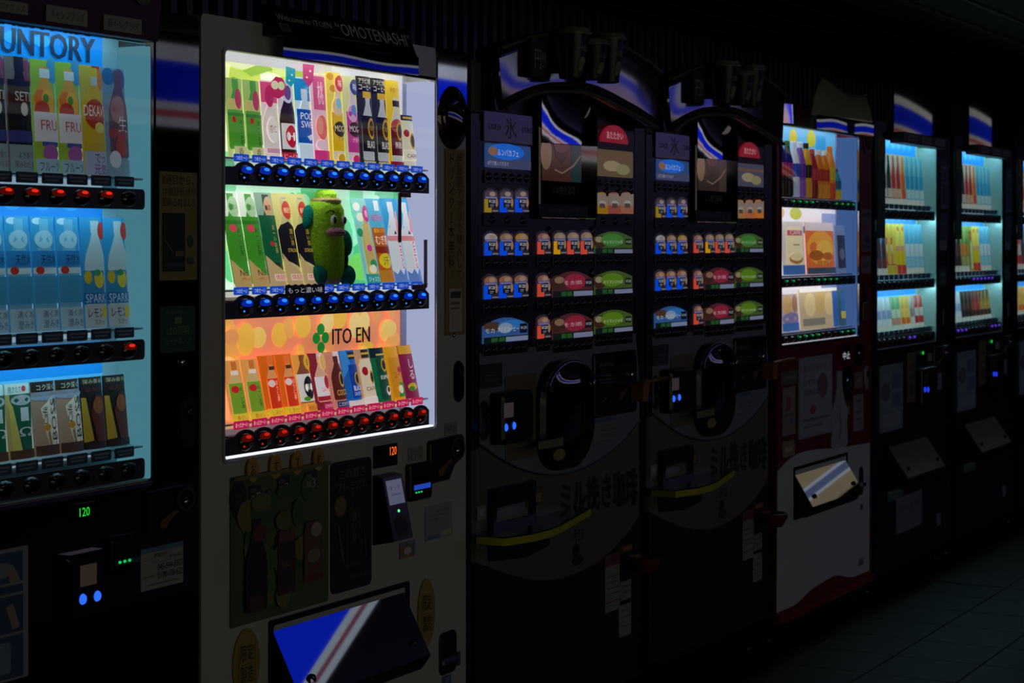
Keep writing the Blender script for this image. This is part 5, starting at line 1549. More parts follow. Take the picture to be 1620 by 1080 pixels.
    for i in range(11):
        for j in range(11):
            u, v = i / 10, j / 10
            sx = 1 - .5 * max(0, abs(2 * v - 1) - .45) ** 2 * 2.4
            vs.append(((inn[0] + inn[2]) / 2 + (u - .5) * (inn[2] - inn[0]) * sx, -.031 - .016 * (1 - (2 * u - 1) ** 2) * (1 - (2 * v - 1) ** 4), inn[1] + v * (inn[3] - inn[1])))
    mbd.add(vs, [(i * 11 + j, (i + 1) * 11 + j, (i + 1) * 11 + j + 1, i * 11 + j + 1) for i in range(10) for j in range(10)])
    part(mbd, 'door_window', BLACK_GLOSS, cd, True)
    arcp = [((R[0] + R[2]) / 2 + (R[2] - R[0]) * .47 * cos(a_), -.030, R[3] - .105 + .1 * sin(a_)) for a_ in [pi * .1 + pi * .8 * k / 14 for k in range(15)]]
    part(MB().tube(arcp, .009, 10), 'door_visor', surf('visor_chrome', '#8a90a0', .06, 1.0), cd, True)
    q = f.r(853, 695, 892, 708, -.05)
    plate(cd, 'print', (q[0], q[1], q[2], q[3]), -.047, '#4c4a20', (), .002, .001)
    x, z = f.p(884, 719, -.045)
    part(MB().ink('#6a5a14').prism(ell(x, z, .035, .016), -.047, -.045), 'oval_sticker', PRINT_DIM, cd)
    q = f.r(860, 602, 888, 622, -.05)
    part(PR(lambda u, v, l: (q[0] + u * (q[2] - q[0]), -.0505 - l, q[1] + v * (q[3] - q[1])), .0002).run([('t', 'とりだし口', 0, .55, 1, .95, '#3c3e44'), ('p', [(.3, .3), (.5, .48), (.6, .48), (.42, .3), (.6, .1), (.5, .1)], '#34363c')]), 'lettering', PRINT_DIM, cd)
    R = f.r(927, 588, 931, 680)
    part(MB().prism(rrect(*R, .004), -.02, -.002, .002), 'door_grip', BLACK_PLASTIC, r)
    # card reader with two blue lamps
    R = f.r(773, 618, 822, 699)
    ic = part(MB().prism(rrect(*R, .012), -.045, -.002, .008), 'card_reader', BLACK_PLASTIC, r)
    q = f.r(798, 637, 812, 660, -.046)
    part(MB().box(q[0], -.047, q[1], q[2], -.0445, q[3]), 'screen', glow('mauve_screen', (.030, .022, .024), 1.0), ic)
    for (a, b) in ((801, 676), (813.5, 673)):
        x, z = f.p(a, b, -.046)
        part(MB().dome(x, z, -.045, .007, .0105, .006, 12, 3), 'reader_lamp', E_LED, ic, True)
    x, z = f.p(764, 665)
    lock_capsule(r, x, z, .024, .052, surf('dull_lock', '#3a3c40', .35, .3))
    # coin unit, right
    R = f.r(935, 556, 1002, 656)
    cu = part(MB().prism(rrect(*R, .01), -.012, -.002, .003), 'coin_panel', BLACK_PLASTIC, r)
    q = f.r(966, 556, 995, 575)
    part(MB().box(q[0], -.0135, q[1], q[2], -.0118, q[3]), 'price_display', MATS['smoked_lens'], cu)
    q = f.r(943, 592, 962, 607)
    for k in range(3):
        part(MB().box(q[0], -.02, q[1] + .010 * k, q[2], -.0118, q[1] + .010 * k + .004), 'note_slot_bar', CHROME, cu)
    part(PR(lambda u, v, l: (q[0] + u * .09, -.0126 - l, q[1] + .05 + v * .012), .0002).run([('t', '1000  ¥500 ¥10', .0, 0, 1, 1, '#5a5c60')]), 'lettering', PRINT_DIM, cu)
    q = f.r(945, 625, 958, 640)
    part(MB().dome((q[0] + q[2]) / 2, (q[1] + q[3]) / 2, -.012, .012, .010, .004), 'green_lamp', surf('dull_green_lens', '#14402c', .2), cu, True)
    x, z = f.p(992, 592)
    part(MB().dome(x, z, -.012, .010, .014, .010), 'coin_slot', CHROME, cu, True)
    q = f.r(970, 612, 984, 636)
    part(MB().prism([(q[0], q[1]), (q[2], q[3] - .01), (q[2], q[3]), (q[0], q[1] + .03)], -.02, -.012), 'return_lever', surf('dull_orange', '#6a3a12', .4), cu)
    # orange cup holder jutting out
    x, z = f.p(996, 610)
    part(MB().hexa([(x - .012, -.05, z - .045), (x + .022, -.05, z - .045), (x + .022, -.01, z - .045), (x - .012, -.01, z - .045), (x - .02, -.055, z + .01), (x + .026, -.055, z + .01), (x + .026, -.01, z + .01), (x - .02, -.01, z + .01)]), 'cup_holder', surf('amber_holder', '#a06a1c', .4), r)
    part(MB().tube([(x - .01, -.05, z + .012), (x + .03, -.06, z + .016), (x + .05, -.085, z + .022), (x + .055, -.11, z + .024)], .006, 8), 'holder_arm', MATS['amber_holder'], r, True)
    plate(r, 'service_label', f.r(937, 661, 972, 703), -.003, '#5c6068', [('r', 0, .86, 1, 1, '#24406c'), ('t', '045-544', .3, .5, .95, .62, '#20242a'), ('t', '0120-17', .3, .3, .95, .42, '#20242a'), ('r', .1, .7, .9, .73, '#383c44'), ('r', .1, .12, .8, .15, '#383c44')], .002)
    # ---- beige swoop with brush lettering
    sw = [(752, 704)] + bezier([(757, 704), (805, 734), (850, 749), (895, 748), (940, 731), (985, 697), (1010, 664)], 4) + [(1011, 815)] + bezier([(1011, 815), (985, 851), (945, 888), (895, 912), (845, 917), (795, 905), (750, 888)], 4)
    part(MB().prism(f.o(sw)[::-1], -.0015, .012), 'swoop_panel', CREAM, r)
    bl = f.o([(886, 760), (1007, 738), (1007, 800), (886, 812)])
    part(PR(lambda u, v, l: (bl[0][0] + u * (bl[1][0] - bl[0][0]), -.002 - l, bl[3][1] + (bl[2][1] - bl[3][1]) * u + v * ((bl[0][1] - bl[3][1]) + u * .03)), .0003, 1).run([('t', 'ミル挽き珈琲', 0, .05, 1, .95, '#020202'), ('t', 'ミル挽き珈琲', .008, .06, 1.008, .96, '#020202'), ('t', 'ミル挽き珈琲', -.006, .03, .994, .97, '#020202'), ('t', 'ミル挽き珈琲', .004, .0, 1.004, .91, '#020202')]), 'lettering', PRINT_DIM, r)
    q = f.r(902, 835, 922, 894)
    part(PR(lambda u, v, l: (q[0] + u * (q[2] - q[0]), -.002 - l, q[1] + v * (q[3] - q[1])), .0003).run([('t', '和', .15, .62, .95, .98, '#020202'), ('e', .4, .42, .3, .16, '#020202'), ('e', .5, .14, .42, .14, '#020202'), ('r', .4, .2, .56, .5, '#020202')]), 'lettering', PRINT_DIM, r)
    part(MB().prism(f.o([(768, 858), (868, 842), (868, 862), (830, 882), (772, 888)])[::-1], -.003, -.001), 'recess_panel', BLACK_PLASTIC, r)
    # counter with lime edging
    zt = .676
    xa, xb = f.p(757, 840, -.05)[0] + .036, f.p(936, 815, -.05)[0]
    top = [(xa, -.002), (xa, -.10), (xa + .10, -.132), (xa + .19, -.134), (xa + .27, -.122), (xb, -.045), (xb, -.002)]
    mbt = MB()
    n = len(top)
    mbt.add([(x, y, zt) for x, y in top] + [(x, y, zt - .022) for x, y in top], [tuple(range(n))] + [tuple(reversed(range(n, 2 * n)))] + [(i, (i + 1) % n, n + (i + 1) % n, n + i) for i in range(n)])
    ct = part(mbt, 'counter', surf('dark_counter', '#14161c', .16, coat=.4), r)
    ed = MB()
    pts = [(xa - .001, -.02), (xa - .002, -.101)] + top[2:6]
    vs = []
    for (x, y) in pts:
        vs += [(x, y - .003, zt - .022), (x, y - .003, zt - .003)]
    ed.add(vs, [(2 * i, 2 * i + 2, 2 * i + 3, 2 * i + 1) for i in range(len(pts) - 1)])
    part(ed, 'counter_edging', YELLOW_EDGE, ct)
    # framed notices above the counter
    R = f.r(770, 766, 838, 829)
    fr = part(MB().ring(rrect(*R, .004, 2), rrect(R[0] + .018, R[1] + .014, R[2] - .022, R[3] - .05, .003, 2), -.02, -.002), 'notice_frame', BLACK_PLASTIC, r)
    plate(fr, 'print', (R[0] + .018, R[1] + .014, R[2] - .022, R[3] - .05), -.005, '#4a4c60' if which == 0 else '#3c3a34', [('e', .4, .5, .3, .3, '#6a6070'), ('r', .1, .1, .9, .25, '#5c5034')], .002)
    plate(r, 'notice', f.r(828, 772, 854, 800), -.003, '#2c2418', [('r', .1, .2, .9, .7, '#6a4a28')], .002, .006)
    plate(r, 'code_sticker', f.r(752, 800, 766, 822), -.003, '#6c6a5c', [('r', .2, .3, .8, .8, '#8a887a')], .002)
    # lower door
    lo = [(750, 890)] + bezier([(750, 888), (795, 905), (845, 917), (895, 912), (945, 888), (985, 851), (1011, 815)], 4) + [(1012, 1052), (750, 1180)]
    part(MB().prism(f.o(lo)[::-1], -.001, .012), 'lower_door', CHARCOAL, r)
    z = f.p(1012, 1060)[1]
    part(MB().box(x0 + .01, -.006, z - .012, x1 - .01, .01, z - .006), 'kick_trim', STEEL, r)
    for (R, base, ops) in ((f.r(956, 876, 979, 966), '#6c6c64', [('r', 0, .80, 1, 1, '#4a1414'), ('r', .1, .6, .9, .62, '#303030'), ('r', .1, .5, .9, .52, '#303030'), ('r', 0, .16, 1, .18, '#4a1414'), ('r', .1, .4, .9, .42, '#303030'), ('r', .1, .3, .9, .32, '#303030')]),
                          (f.r(980, 918, 997, 948), '#5a625e', [('r', .1, .7, .9, .75, '#303030'), ('r', .1, .4, .9, .45, '#303030')]), (f.r(978, 955, 997, 1005), '#6a6c66', [('r', .1, .8, .9, .83, '#303030'), ('r', .1, .6, .9, .63, '#303030'), ('r', .1, .3, .9, .33, '#303030')])):
        plate(r, 'warning_label', R, -.001, base, ops, .001)
    # amber cup rest on the lower door edge
    x, z = f.p(990, 888)
    part(MB().lathe(x + .02, -.05, z - .03, [(.03, 0, None), (.048, .03, None), (.05, .045, None), (.044, .047, None), (.04, .03, None)], 16), 'cup_rest', surf('red_amber', '#6a2410', .35), r, True)
    part(MB().box(x - .045, -.012, z + .035, x + .02, -.001, z + .05), 'rest_bracket', MATS['amber_holder'], r)
    return r


cup_machine(0.0, 'dark cup coffee machine standing beside the bright white machine', 0, '#54462c')
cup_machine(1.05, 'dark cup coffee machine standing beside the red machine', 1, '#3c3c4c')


# ================================================================== red and white machine
MR = thing('vending_machine', 'red drinks vending machine with a white lower door and warm-lit shelves', 'vending machine', (6.8, .35, 0))
RX0, RX1 = fx(1229)[0], fx(1379)[0]
W5 = (fx(1235)[0], 1.052, fx(1357)[0], 1.837)
shell(MR, RX0, RX1, .085, 1.92, W5, RED_PAINT, surf('dark_red_side', '#2c0608', .4), base=BLACK_PLASTIC)
liner(MR, W5, .085, surf('ice_liner', '#c4cbe0', .4), (1.588, 1.302, 1.096), glow('side_glow_r', (.05, .11, .29), 1.0), .026)
pane(MR, W5, -.002, .010)
LED_R = glow('led_row', (.95, .95, 1.0), 6.5)
for z in (1.858, 1.5545, 1.2665):
    led(MR, W5[0] + .01, W5[2] - .012, z, LED_R, .013)
part(MB().box(W5[0] + .002, .004, 1.0525, W5[2] - .002, .03, 1.058), 'light_guide', MATS['guide'], MR)
part(MB().ring(rrect(W5[0] - .006, W5[1] - .006, W5[2] + .008, W5[3] + .006, .014, 3), rrect(*W5, .012, 3), -.005, .002), 'window_trim', CHROME, MR)
rb = (W5[0] + .004, W5[2] - .03)
backdrop(MR, rb[0], 1.587, rb[1], 1.86, .084, '#5ab4e0', [('r', 0, 0, 1, .5, '#b8cce8'), ('e', .42, .82, .05, .12, '#c8b820'), ('e', .66, .84, .06, .12, '#b8bc20'), ('e', .9, .62, .06, .12, '#a8b420'), ('r', .72, .5, .86, .9, '#2c9cd8')])
backdrop(MR, rb[0], 1.30, rb[1], 1.56, .084, '#d8dce8', [('r', 0, .78, 1, 1, '#e8e4ec'), ('e', .1, .9, .06, .08, '#d8a0a0'), ('e', .25, .88, .06, .08, '#e0b890'), ('e', .45, .88, .08, .09, '#b8bc40'), ('r', .0, .6, .36, .72, '#2c74c8'), ('r', .38, .6, .8, .70, '#1c5ca0'), ('r', .8, .1, 1, .9, '#8a9cc8')])
backdrop(MR, rb[0], 1.094, rb[1], 1.272, .084, '#c8cce0', [('r', 0, .7, 1, 1, '#e0dce8'), ('r', .8, .1, 1, .9, '#7c90c4')])
gx = [rb[0] + .02 + (rb[1] + .005 - rb[0] - .02) / 12 * (i + .5) for i in range(12)]
DARKRAIL = surf('black_rail', '#08090b', .3)
g_, n_ = E_GREEN, None
rail(MR, W5[0] + .004, W5[2] - .012, 1.563, .034, 12, gx, .021, [n_, g_, g_, g_, g_, n_, n_, n_, g_, g_, g_, g_], LAMP_OFF, mat=DARKRAIL, marks=False, bh=.012)
rail(MR, W5[0] + .004, W5[2] - .012, 1.276, .034, 12, gx, .021, [g_, g_, n_, n_, n_, g_, g_, g_, g_, n_, n_, n_], LAMP_OFF, mat=DARKRAIL, marks=False, bh=.012)
rail(MR, W5[0] + .004, W5[2] - .012, 1.072, .030, 12, gx, .021, [n_, n_, g_, g_, g_, g_, n_, n_, n_, g_, g_, g_], LAMP_OFF, mat=DARKRAIL, marks=False, bh=.011)
# real bottles on the top shelf
COLOURS = {
    'cola': ('#2a1210', '#b01420', '#20100e', '#c02430', 'dark cola bottle with red label'),
    'cola2': ('#241412', '#98101c', '#1c0e0c', '#3c7c44', 'dark cola bottle with green foot label'),
    'blue': ('#e8eef4', '#1c54c0', '#c8d8f0', '#f0f4f8', 'blue and white bottle'),
    'purple': ('#7a4ca0', '#5c2c94', '#8a54b0', '#e8e8f0', 'violet bottle'),
    'gold': ('#d8a020', '#221a10', '#d89820', '#1c1610', 'gold bottle with black band'),
    'red': ('#8a2028', '#b83040', '#7a1820', '#c8404c', 'deep red bottle'),
    'amber': ('#c87018', '#a83018', '#d89028', '#e8e0d0', 'amber bottle'),
    'orange': ('#d88830', '#c8b030', '#c85020', '#e8782c', 'orange bottle'),
    'teal': ('#2c8ca0', '#1c5c90', '#c8b830', '#2c3c50', 'short teal bottle')}
K5 = 'on the red machine\'s top shelf'
order = [('cola', 'first cola'), ('cola', 'middle'), ('cola2', ''), ('blue', ''), ('purple', ''), ('gold', ''), ('red', ''), ('amber', 'a'), ('amber', 'b'), ('orange', ''), ('teal', '')]
names5 = ['dark cola bottle with red label at the window edge ', 'dark cola bottle with red label, second in the row ', None, None, None, None, None, 'amber bottle beside the deep red one ', 'amber bottle beside the orange one ', None, None]
src5 = {}
for i, (k, _) in enumerate(order):
    body, lab_, foot, cap, desc = COLOURS[k]
    hh = .205 if k not in ('teal', 'red', 'amber') else (.12 if k == 'teal' else .185)
    L = (names5[i] or desc + ' ') + K5
    x = gx[i] + .018
    if k in src5:
        o = src5[k].copy()
        col.objects.link(o)
        o.location = (x, .055, 1.588)
        o['label'] = L
        for ch in src5[k].children:
            c2 = ch.copy()
            col.objects.link(c2)
            c2.parent = o
        continue
    mb = MB().lathe(0, 0, 0, [(.020, 0, foot), (.024, .004, foot), (.024, hh * .28, foot), (.0225, hh * .3, body), (.0225, hh * .36, lab_), (.0235, hh * .37, lab_), (.0235, hh * .60, body), (.020, hh * .68, body), (.012, hh * .84, body), (.009, hh * .9, body)], 16)
    o = solo(mb, 'drink_bottle', printed('bottle_film', .16, .25), L, 'bottle', (0, 0, 0), 'bottles in the red machine', True)  # bottles are no lamps; their lit look is a weak emission
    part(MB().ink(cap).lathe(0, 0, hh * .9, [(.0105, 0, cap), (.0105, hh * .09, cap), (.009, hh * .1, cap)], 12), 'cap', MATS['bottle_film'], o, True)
    o.location = (x, .055, 1.588)
    src5[k] = o
# wide picture cards lower down
K6 = 'in the red machine'
def wide_card(a, b, z, h, base, ops, label):
    xa, xb = fx(a, .05)[0], fx(b, .05)[0]
    return drink_card((xa + xb) / 2, .05, z, xb - xa, h, .01, .006, base, ops, label, None, printed('warm_film', .45), 'picture card', 'picture_card')  # cards glow with the shelf light put into their print


CUPCARD = [('r', 0, 0, 1, 1, '#d8cfc8'), ('r', 0, 0, 1, .18, '#3c6cb0'), ('p', [(.12, .2), (.2, .9), (.86, .9), (.92, .2)], '#f0e2b8'), ('r', .2, .74, .88, .84, '#b85860'), ('t', 'CAFE', .3, .76, .8, .83, '#f0e0dc'), ('e', .55, .30, .32, .10, '#a87838'), ('e', .55, .34, .28, .08, '#e8d8a0'), ('r', .4, .55, .7, .58, '#a89468')]
ORCARD = [('r', 0, 0, 1, 1, '#d87038'), ('r', 0, .84, 1, 1, '#d8ccd0'), ('e', .5, .5, .48, .34, '#e8a03c'), ('e', .6, .46, .3, .2, '#f0b84c'), ('e', .3, .36, .24, .10, '#a85c1c'), ('e', .7, .34, .2, .08, '#b8641c'), ('r', 0, 0, 1, .12, '#3c4c60'), ('t', '焙煎', .3, .16, .7, .26, '#6c3418')]
DKCARD = [('r', 0, 0, 1, 1, '#6c80a8'), ('r', .1, .1, .7, .8, '#2c3040'), ('e', .4, .4, .2, .12, '#5c6478'), ('r', .8, .0, 1, 1, '#c86c54')]
wide_card(1239, 1274, 1.302, .195, '#d8cfc8', CUPCARD, 'cream cup picture card on the middle shelf ' + K6)
wide_card(1277, 1321, 1.302, .195, '#d87038', ORCARD, 'orange coffee bean picture card on the middle shelf ' + K6)
wide_card(1324, 1342, 1.302, .185, '#6c80a8', DKCARD, 'narrow grey-blue picture card on the middle shelf ' + K6)
LO1 = [('r', 0, 0, 1, 1, '#b8a8a8'), ('e', .3, .62, .24, .26, '#c8a068'), ('e', .75, .66, .2, .22, '#a87858'), ('e', .5, .3, .5, .16, '#8478a8'), ('r', 0, 0, 1, .2, '#3c6cb0'), ('r', .0, .9, 1, 1, '#d8d4d8')]
LO2 = [('r', 0, 0, 1, 1, '#c8b48c'), ('e', .25, .6, .14, .30, '#e0cc94'), ('e', .5, .64, .14, .30, '#d0b070'), ('e', .75, .6, .14, .30, '#e0c890'), ('r', .05, .08, .6, .26, '#8a8478'), ('r', .84, .0, 1, 1, '#2c64b4'), ('r', .0, .92, 1, 1, '#ece8e0')]
wide_card(1238, 1264, 1.096, .15, '#b8a8a8', LO1, 'mixed snack picture card on the bottom shelf ' + K6)
wide_card(1267, 1326, 1.096, .15, '#c8b48c', LO2, 'cream bottle picture card on the bottom shelf ' + K6)
wide_card(1328, 1340, 1.096, .14, '#3c5c6c', [('r', .2, .2, .9, .9, '#2c6c9c'), ('r', .2, .2, .9, .4, '#c8b040')], 'narrow blue picture card on the bottom shelf ' + K6)
# topper: bowed board with a peak
tp = [(1262, 206), (1263, 180), (1268, 158), (1282, 138), (1296, 123), (1302, 118), (1308, 134), (1318, 144), (1330, 152), (1341, 153), (1351, 150), (1350, 180), (1349, 216)]
po = F0.o(tp)
zb_, zt_ = min(p[1] for p in po), max(p[1] for p in po)
def bow(z):
    v = (z - zb_) / (zt_ - zb_)
    return -.035 - .022 * (1 - (2 * v - .25) ** 2)
mb = MB()
xl, xr = po[0][0], po[-1][0]
def top_at(x):
    q = po[1:-1]
    for i in range(len(q) - 1):
        if q[i][0] <= x <= q[i + 1][0] + 1e-9:
            s = (x - q[i][0]) / max(q[i + 1][0] - q[i][0], 1e-9)
            return q[i][1] + s * (q[i + 1][1] - q[i][1])
    return q[0][1] if x < q[0][0] else q[-1][1]
NX, NZ_ = 28, 10
vs = []
for i in range(NX + 1):
    x = xl + (xr - xl) * i / NX
    zt2 = top_at(x)
    for j in range(NZ_ + 1):
        z = zb_ + .004 + (zt2 - zb_ - .004) * j / NZ_
        vs.append((x, bow(z) + .0010 * sin(9 * i / NX) - .044 * (x - xl), z))
m0 = len(vs)
vs += [(x, y + .006, z) for x, y, z in vs[:m0]]
fs = []
for i in range(NX):
    for j in range(NZ_):
        a = i * (NZ_ + 1) + j
        fs += [(a, a + NZ_ + 1, a + NZ_ + 2, a + 1), (m0 + a, m0 + a + 1, m0 + a + NZ_ + 2, m0 + a + NZ_ + 1)]
    a, b = i * (NZ_ + 1) + NZ_, (i + 1) * (NZ_ + 1) + NZ_
    fs.append((a, b, m0 + b, m0 + a))
mb.add(vs, fs)
TP = part(mb, 'topper_board', surf('topper_gloss', '#a4a488', .12, .0, var=.3, scale=6, coat=1.0), MR, True)
part(MB().tube([(F0.p(*q)[0], bow(F0.p(*q)[1]) - .004 - .044 * (F0.p(*q)[0] - xl), F0.p(*q)[1]) for q in tp[7:11]], .005, 8), 'gold_edge', surf('gold_edge', '#a8782c', .25, .8), MR, True)
lp = MB()
vs, yy = [], 0.0
for j in range(9):
    v = j / 8
    yy += .006 * math.tan(radians(-2.0 + 2.8 * v))
    for q in range(15):
        u = q / 14
        vs.append((xl + .002 + u * (xr - xl - .05), -.071 + yy - .048 * u * (xr - xl) + .0008 * sin(11 * u), F0.p(1305, 211)[1] + .052 * v))
lp.add(vs, [(15 * j + q, 15 * j + q + 1, 15 * j + q + 16, 15 * j + q + 15) for j in range(8) for q in range(14)])
part(lp, 'topper_lip', MIRROR_DARK, MR, True)  # mirror strip added under the topper to catch the blue sign's reflection
for q in (xl + .05, xr - .05):
    part(MB().box(q - .01, -.04, 1.905, q + .01, .05, 1.92), 'topper_bracket', BLACK_PLASTIC, MR)
R = F0.r(1232, 166, 1259, 196)
mb = MB()
vs = []
for i in range(9):
    for j in (0, 1):
        u = i / 8
        vs.append((R[0] + u * (R[2] - R[0]), -.004 - .02 * sin(pi * u), R[1] + j * (R[3] - R[1])))
mb.add(vs, [(2 * i, 2 * i + 2, 2 * i + 3, 2 * i + 1) for i in range(8)])
part(mb, 'chrome_corner', CHROME, MR, True)
x, z = F0.p(1371, 212)
EM = part(MB().ring(ell(x, z, .058, .078, 32), ell(x, z, .048, .066, 32), -.006, .0), 'round_emblem', surf('dull_bronze', '#6a4a44', .3, .3), MR)
part(MB().dome(x, z, -.001, .048, .066, .006, 28, 3), 'emblem_face', surf('wine_gloss', '#3a0c12', .15), EM, True)
for k in (.2, .34):
    part(MB().ring(ell(x, z, .048 * k * 2, .066 * k * 2), ell(x, z, .048 * k * 2 - .004, .066 * k * 2 - .004), -.009, -.004), 'emblem_ring', MATS['dull_bronze'], EM)
plate(MR, 'notice', F0.r(1361, 330, 1377, 398), -.001, '#4c484c', [('r', .1, .8, .9, .9, '#282428'), ('r', .1, .5, .9, .6, '#7c1c28'), ('e', .6, .28, .2, .08, '#141418'), ('r', .1, .08, .9, .14, '#282428')], .003)
plate(MR, 'notice', F0.r(1361, 405, 1376, 432), -.001, '#5c5450', [('r', .2, .3, .8, .6, '#3a3430')], .003)
x, z = F0.p(1370, 470)
part(MB().prism(rrect(x - .045, z - .1, x - .012, z + .06, .012), -.006, .0, .003), 'return_panel', BLACK_PLASTIC, MR)
part(MB().prism(rrect(x - .06, z - .09, x + .0, z - .02, .006), -.010, .0, .003), 'coin_box', surf('tan_box', '#5a4c38', .35), MR)
# lower door
def swoop_top():
    return bezier([(1229, 745), (1253, 722), (1280, 712), (1314, 709), (1340, 706), (1375, 700)], 4)
wp = swoop_top() + [(1374, 902)] + bezier([(1374, 902), (1345, 913), (1323, 909), (1300, 921), (1280, 934), (1258, 955), (1228, 969)], 3)[1:]
part(MB().prism(F0.o(wp)[::-1], -.003, .001), 'white_panel', surf('white_enamel_panel', '#d8d8d4', .3, var=.05, scale=3), MR)
z = F0.p(1228, 984)[1]
part(MB().box(RX0, -.012, z - .012, RX1, .01, z + .018), 'base_strip', surf('base_red', '#8a1a1c', .35), MR)
pq = F0.r(1261, 563, 1314, 689)
plate(MR, 'poster', pq, -.001, '#7c7c88', [('r', .06, .04, .94, .96, '#8c8c98'), ('e', .7, .62, .16, .16, '#5a3838'), ('t', '期間限定', .12, .52, .6, .60, '#2c2428'), ('t', 'おすすめ', .12, .64, .6, .72, '#3a3034'), ('e', .4, .34, .09, .06, '#8a2c24'), ('r', .1, .2, .9, .24, '#54545c'), ('r', .1, .12, .7, .15, '#54545c'), ('t', '夏のドリンク', .12, .82, .8, .90, '#3a3034')], .006, .006)
bq = F0.o([(1312, 712), (1340, 707)])
bx_, bz_ = (bq[0][0] + bq[1][0]) / 2, bq[0][1]
BTL = part(MB().ink('#8a9488').prism([(bx_ + s * w * .5, bz_ + h * .295) for s, pr_ in ((1, [(0, .15), (.05, .19), (.3, .165), (.45, .19), (.62, .11), (.8, .06), (.97, .055), (1, .05)]), (-1, [(1, .05), (.97, .055), (.8, .06), (.62, .11), (.45, .19), (.3, .165), (.05, .19), (0, .15)])) for h, w in pr_], -.006, -.001), 'bottle_relief', PRINT_DIM, MR)
part(PR(lambda u, v, l: (bx_ - .05 + u * .1, -.0063 - l, bz_ + v * .28), .0003).run([('p', [(.45, .12), (.6, .2), (.66, .34), (.52, .42), (.56, .56), (.5, .56), (.44, .42), (.56, .32), (.5, .2), (.4, .14)], '#4a2420')]), 'print', PRINT_DIM, BTL)
flap(MR, F0.r(1254, 727, 1339, 808), .075, MIRROR_FLAP, BLACK_PLASTIC, fz=.2)
for (q, base, ops) in (((1234, 586, 1260, 608), '#3c3428', [('r', .2, .4, .9, .6, '#5c5440')]), ((1237, 612, 1257, 688), '#6c605c', [('t', '1', .25, .5, .6, .8, '#7a1c1c'), ('r', .15, .4, .85, .44, '#3a3030'), ('e', .7, .3, .2, .08, '#34506c')]), ((1237, 697, 1256, 722), '#6a6438', [('r', .2, .3, .8, .6, '#a09a58')]), ((1349, 624, 1365, 681), '#66625c', [('r', .2, .8, .8, .85, '#2c2c2c'), ('r', .2, .5, .8, .55, '#2c2c2c'), ('r', .2, .3, .8, .35, '#2c2c2c')]), ((1350, 588, 1364, 614), '#4c3a34', [('r', .2, .4, .8, .6, '#6c5c50')]), ((1336, 642, 1343, 656), '#5c5034', ())):
    plate(MR, 'sticker', F0.r(*q), -.001, base, ops, .002)
q = F0.r(1332, 556, 1343, 568)
pd = plate(MR, 'price_display', F0.r(1331, 545, 1344, 570), -.001, '#101010', (), .002, .003, MATS['smoked_lens'])
part(PR(lambda u, v, l: (q[0] + u * (q[2] - q[0]), -.0046 - l, q[1] + v * (q[3] - q[1])), .0002).run([('t', '中止', 0, 0, 1, 1, '#ffffff')]), 'digits', glow('white_digits', (.6, .65, .7), .6), pd)
for (a, b, rx, rz) in ((1357, 560, .036, .045), (1339, 606, .042, .070)):
    x, z = F0.p(a, b)
    O = part(MB().ring(ell(x, z, rx, rz), ell(x, z, rx * .7, rz * .7), -.012, .0), 'coin_ring', BLACK_GLOSS, MR)
    part(MB().dome(x, z - rz * .1, -.002, rx * .5, rz * .5, .008), 'coin_slot', CHROME, O, True)
x, z = F0.p(1369, 597)
lock_capsule(MR, x, z, .022, .050, GREY_PAINT)
x, z = F0.p(1361, 760)
CR = part(MB().prism(rrect(x - .028, z - .058, x + .028, z + .058, .027, 6), -.004, .0, .002), 'coin_return', surf('maroon_cup', '#2c0a0a', .35), MR)
part(MB().box(x - .02, -.018, z - .022, x + .02, -.003, z - .006), 'return_lip', CHROME, CR)
plate(MR, 'sticker', F0.r(1360, 797, 1363, 806), -.003, '#202020')
plate(MR, 'sticker', F0.r(1357, 882, 1364, 894), -.003, '#6a6c68', [('e', .5, .4, .4, .3, '#3a3c38')])


# ================================================================== far navy machines
TEAL_LINER = surf('pale_teal_liner', '#b4d0c8', .4, var=.04)
LED_T = glow('led_teal', (.40, .80, .92), 20.0)
LED_Q = glow('led_pale', (.85, .9, 1.0), 7.0)


def far_ops(c, t=None):
    """bands from the foot up plus a bottle outline"""
    o = [('r', 0, 0, 1, 1, c[0]), ('b', .5, .46, .12, .97, c[1]), ('r', .06, .34, .96, .60, c[2]), ('r', 0, .0, 1, .12, '#c8ccc0')]
    if len(c) > 3:
        o += [('r', .06, .14, .96, .32, c[3])]
    return o


BLKW = far_ops(('#a8b0a8', '#1c1c1c', '#2c2c2c', '#b8b8a8'))
TEALB = far_ops(('#6cb8c4', '#3ca4c0', '#2490b8', '#a8ccc8'))
REDB = far_ops(('#b4b49c', '#a83c30', '#a02c28', '#c0a888'))
ORGB = far_ops(('#c4b898', '#cc7c2c', '#c86820', '#c44c30'))
TALLG = [('r', 0, 0, 1, 1, '#6c9434'), ('e', .5, .80, .46, .10, '#b83024'), ('r', .3, .06, .7, .64, '#c8d0a0'), ('r', 0, 0, 1, .06, '#b08c34')]
SCRIPT = [('r', 0, 0, 1, 1, '#94bcc0'), ('p', [(.1, .76), (.5, .84), (.96, .80), (.9, .70), (.5, .74), (.15, .66)], '#c04430'), ('b', .5, .4, .08, .66, '#3c4c50'), ('r', .1, .3, .9, .44, '#d8d8d0')]
BRN = far_ops(('#8a8478', '#4c3428', '#6c4c38', '#a88c6c'))
BLUB = far_ops(('#5c90a8', '#243448', '#3c2c34', '#6c3c30'))
YRY = [('r', 0, 0, 1, 1, '#c4b43c'), ('r', 0, .58, 1, .72, '#c0443c'), ('r', 0, .46, 1, .58, '#c8ccb0'), ('r', 0, .18, 1, .42, '#b83c44'), ('r', 0, 0, 1, .16, '#b8b038'), ('b', .5, .4, .2, .96, '#ccb848')]
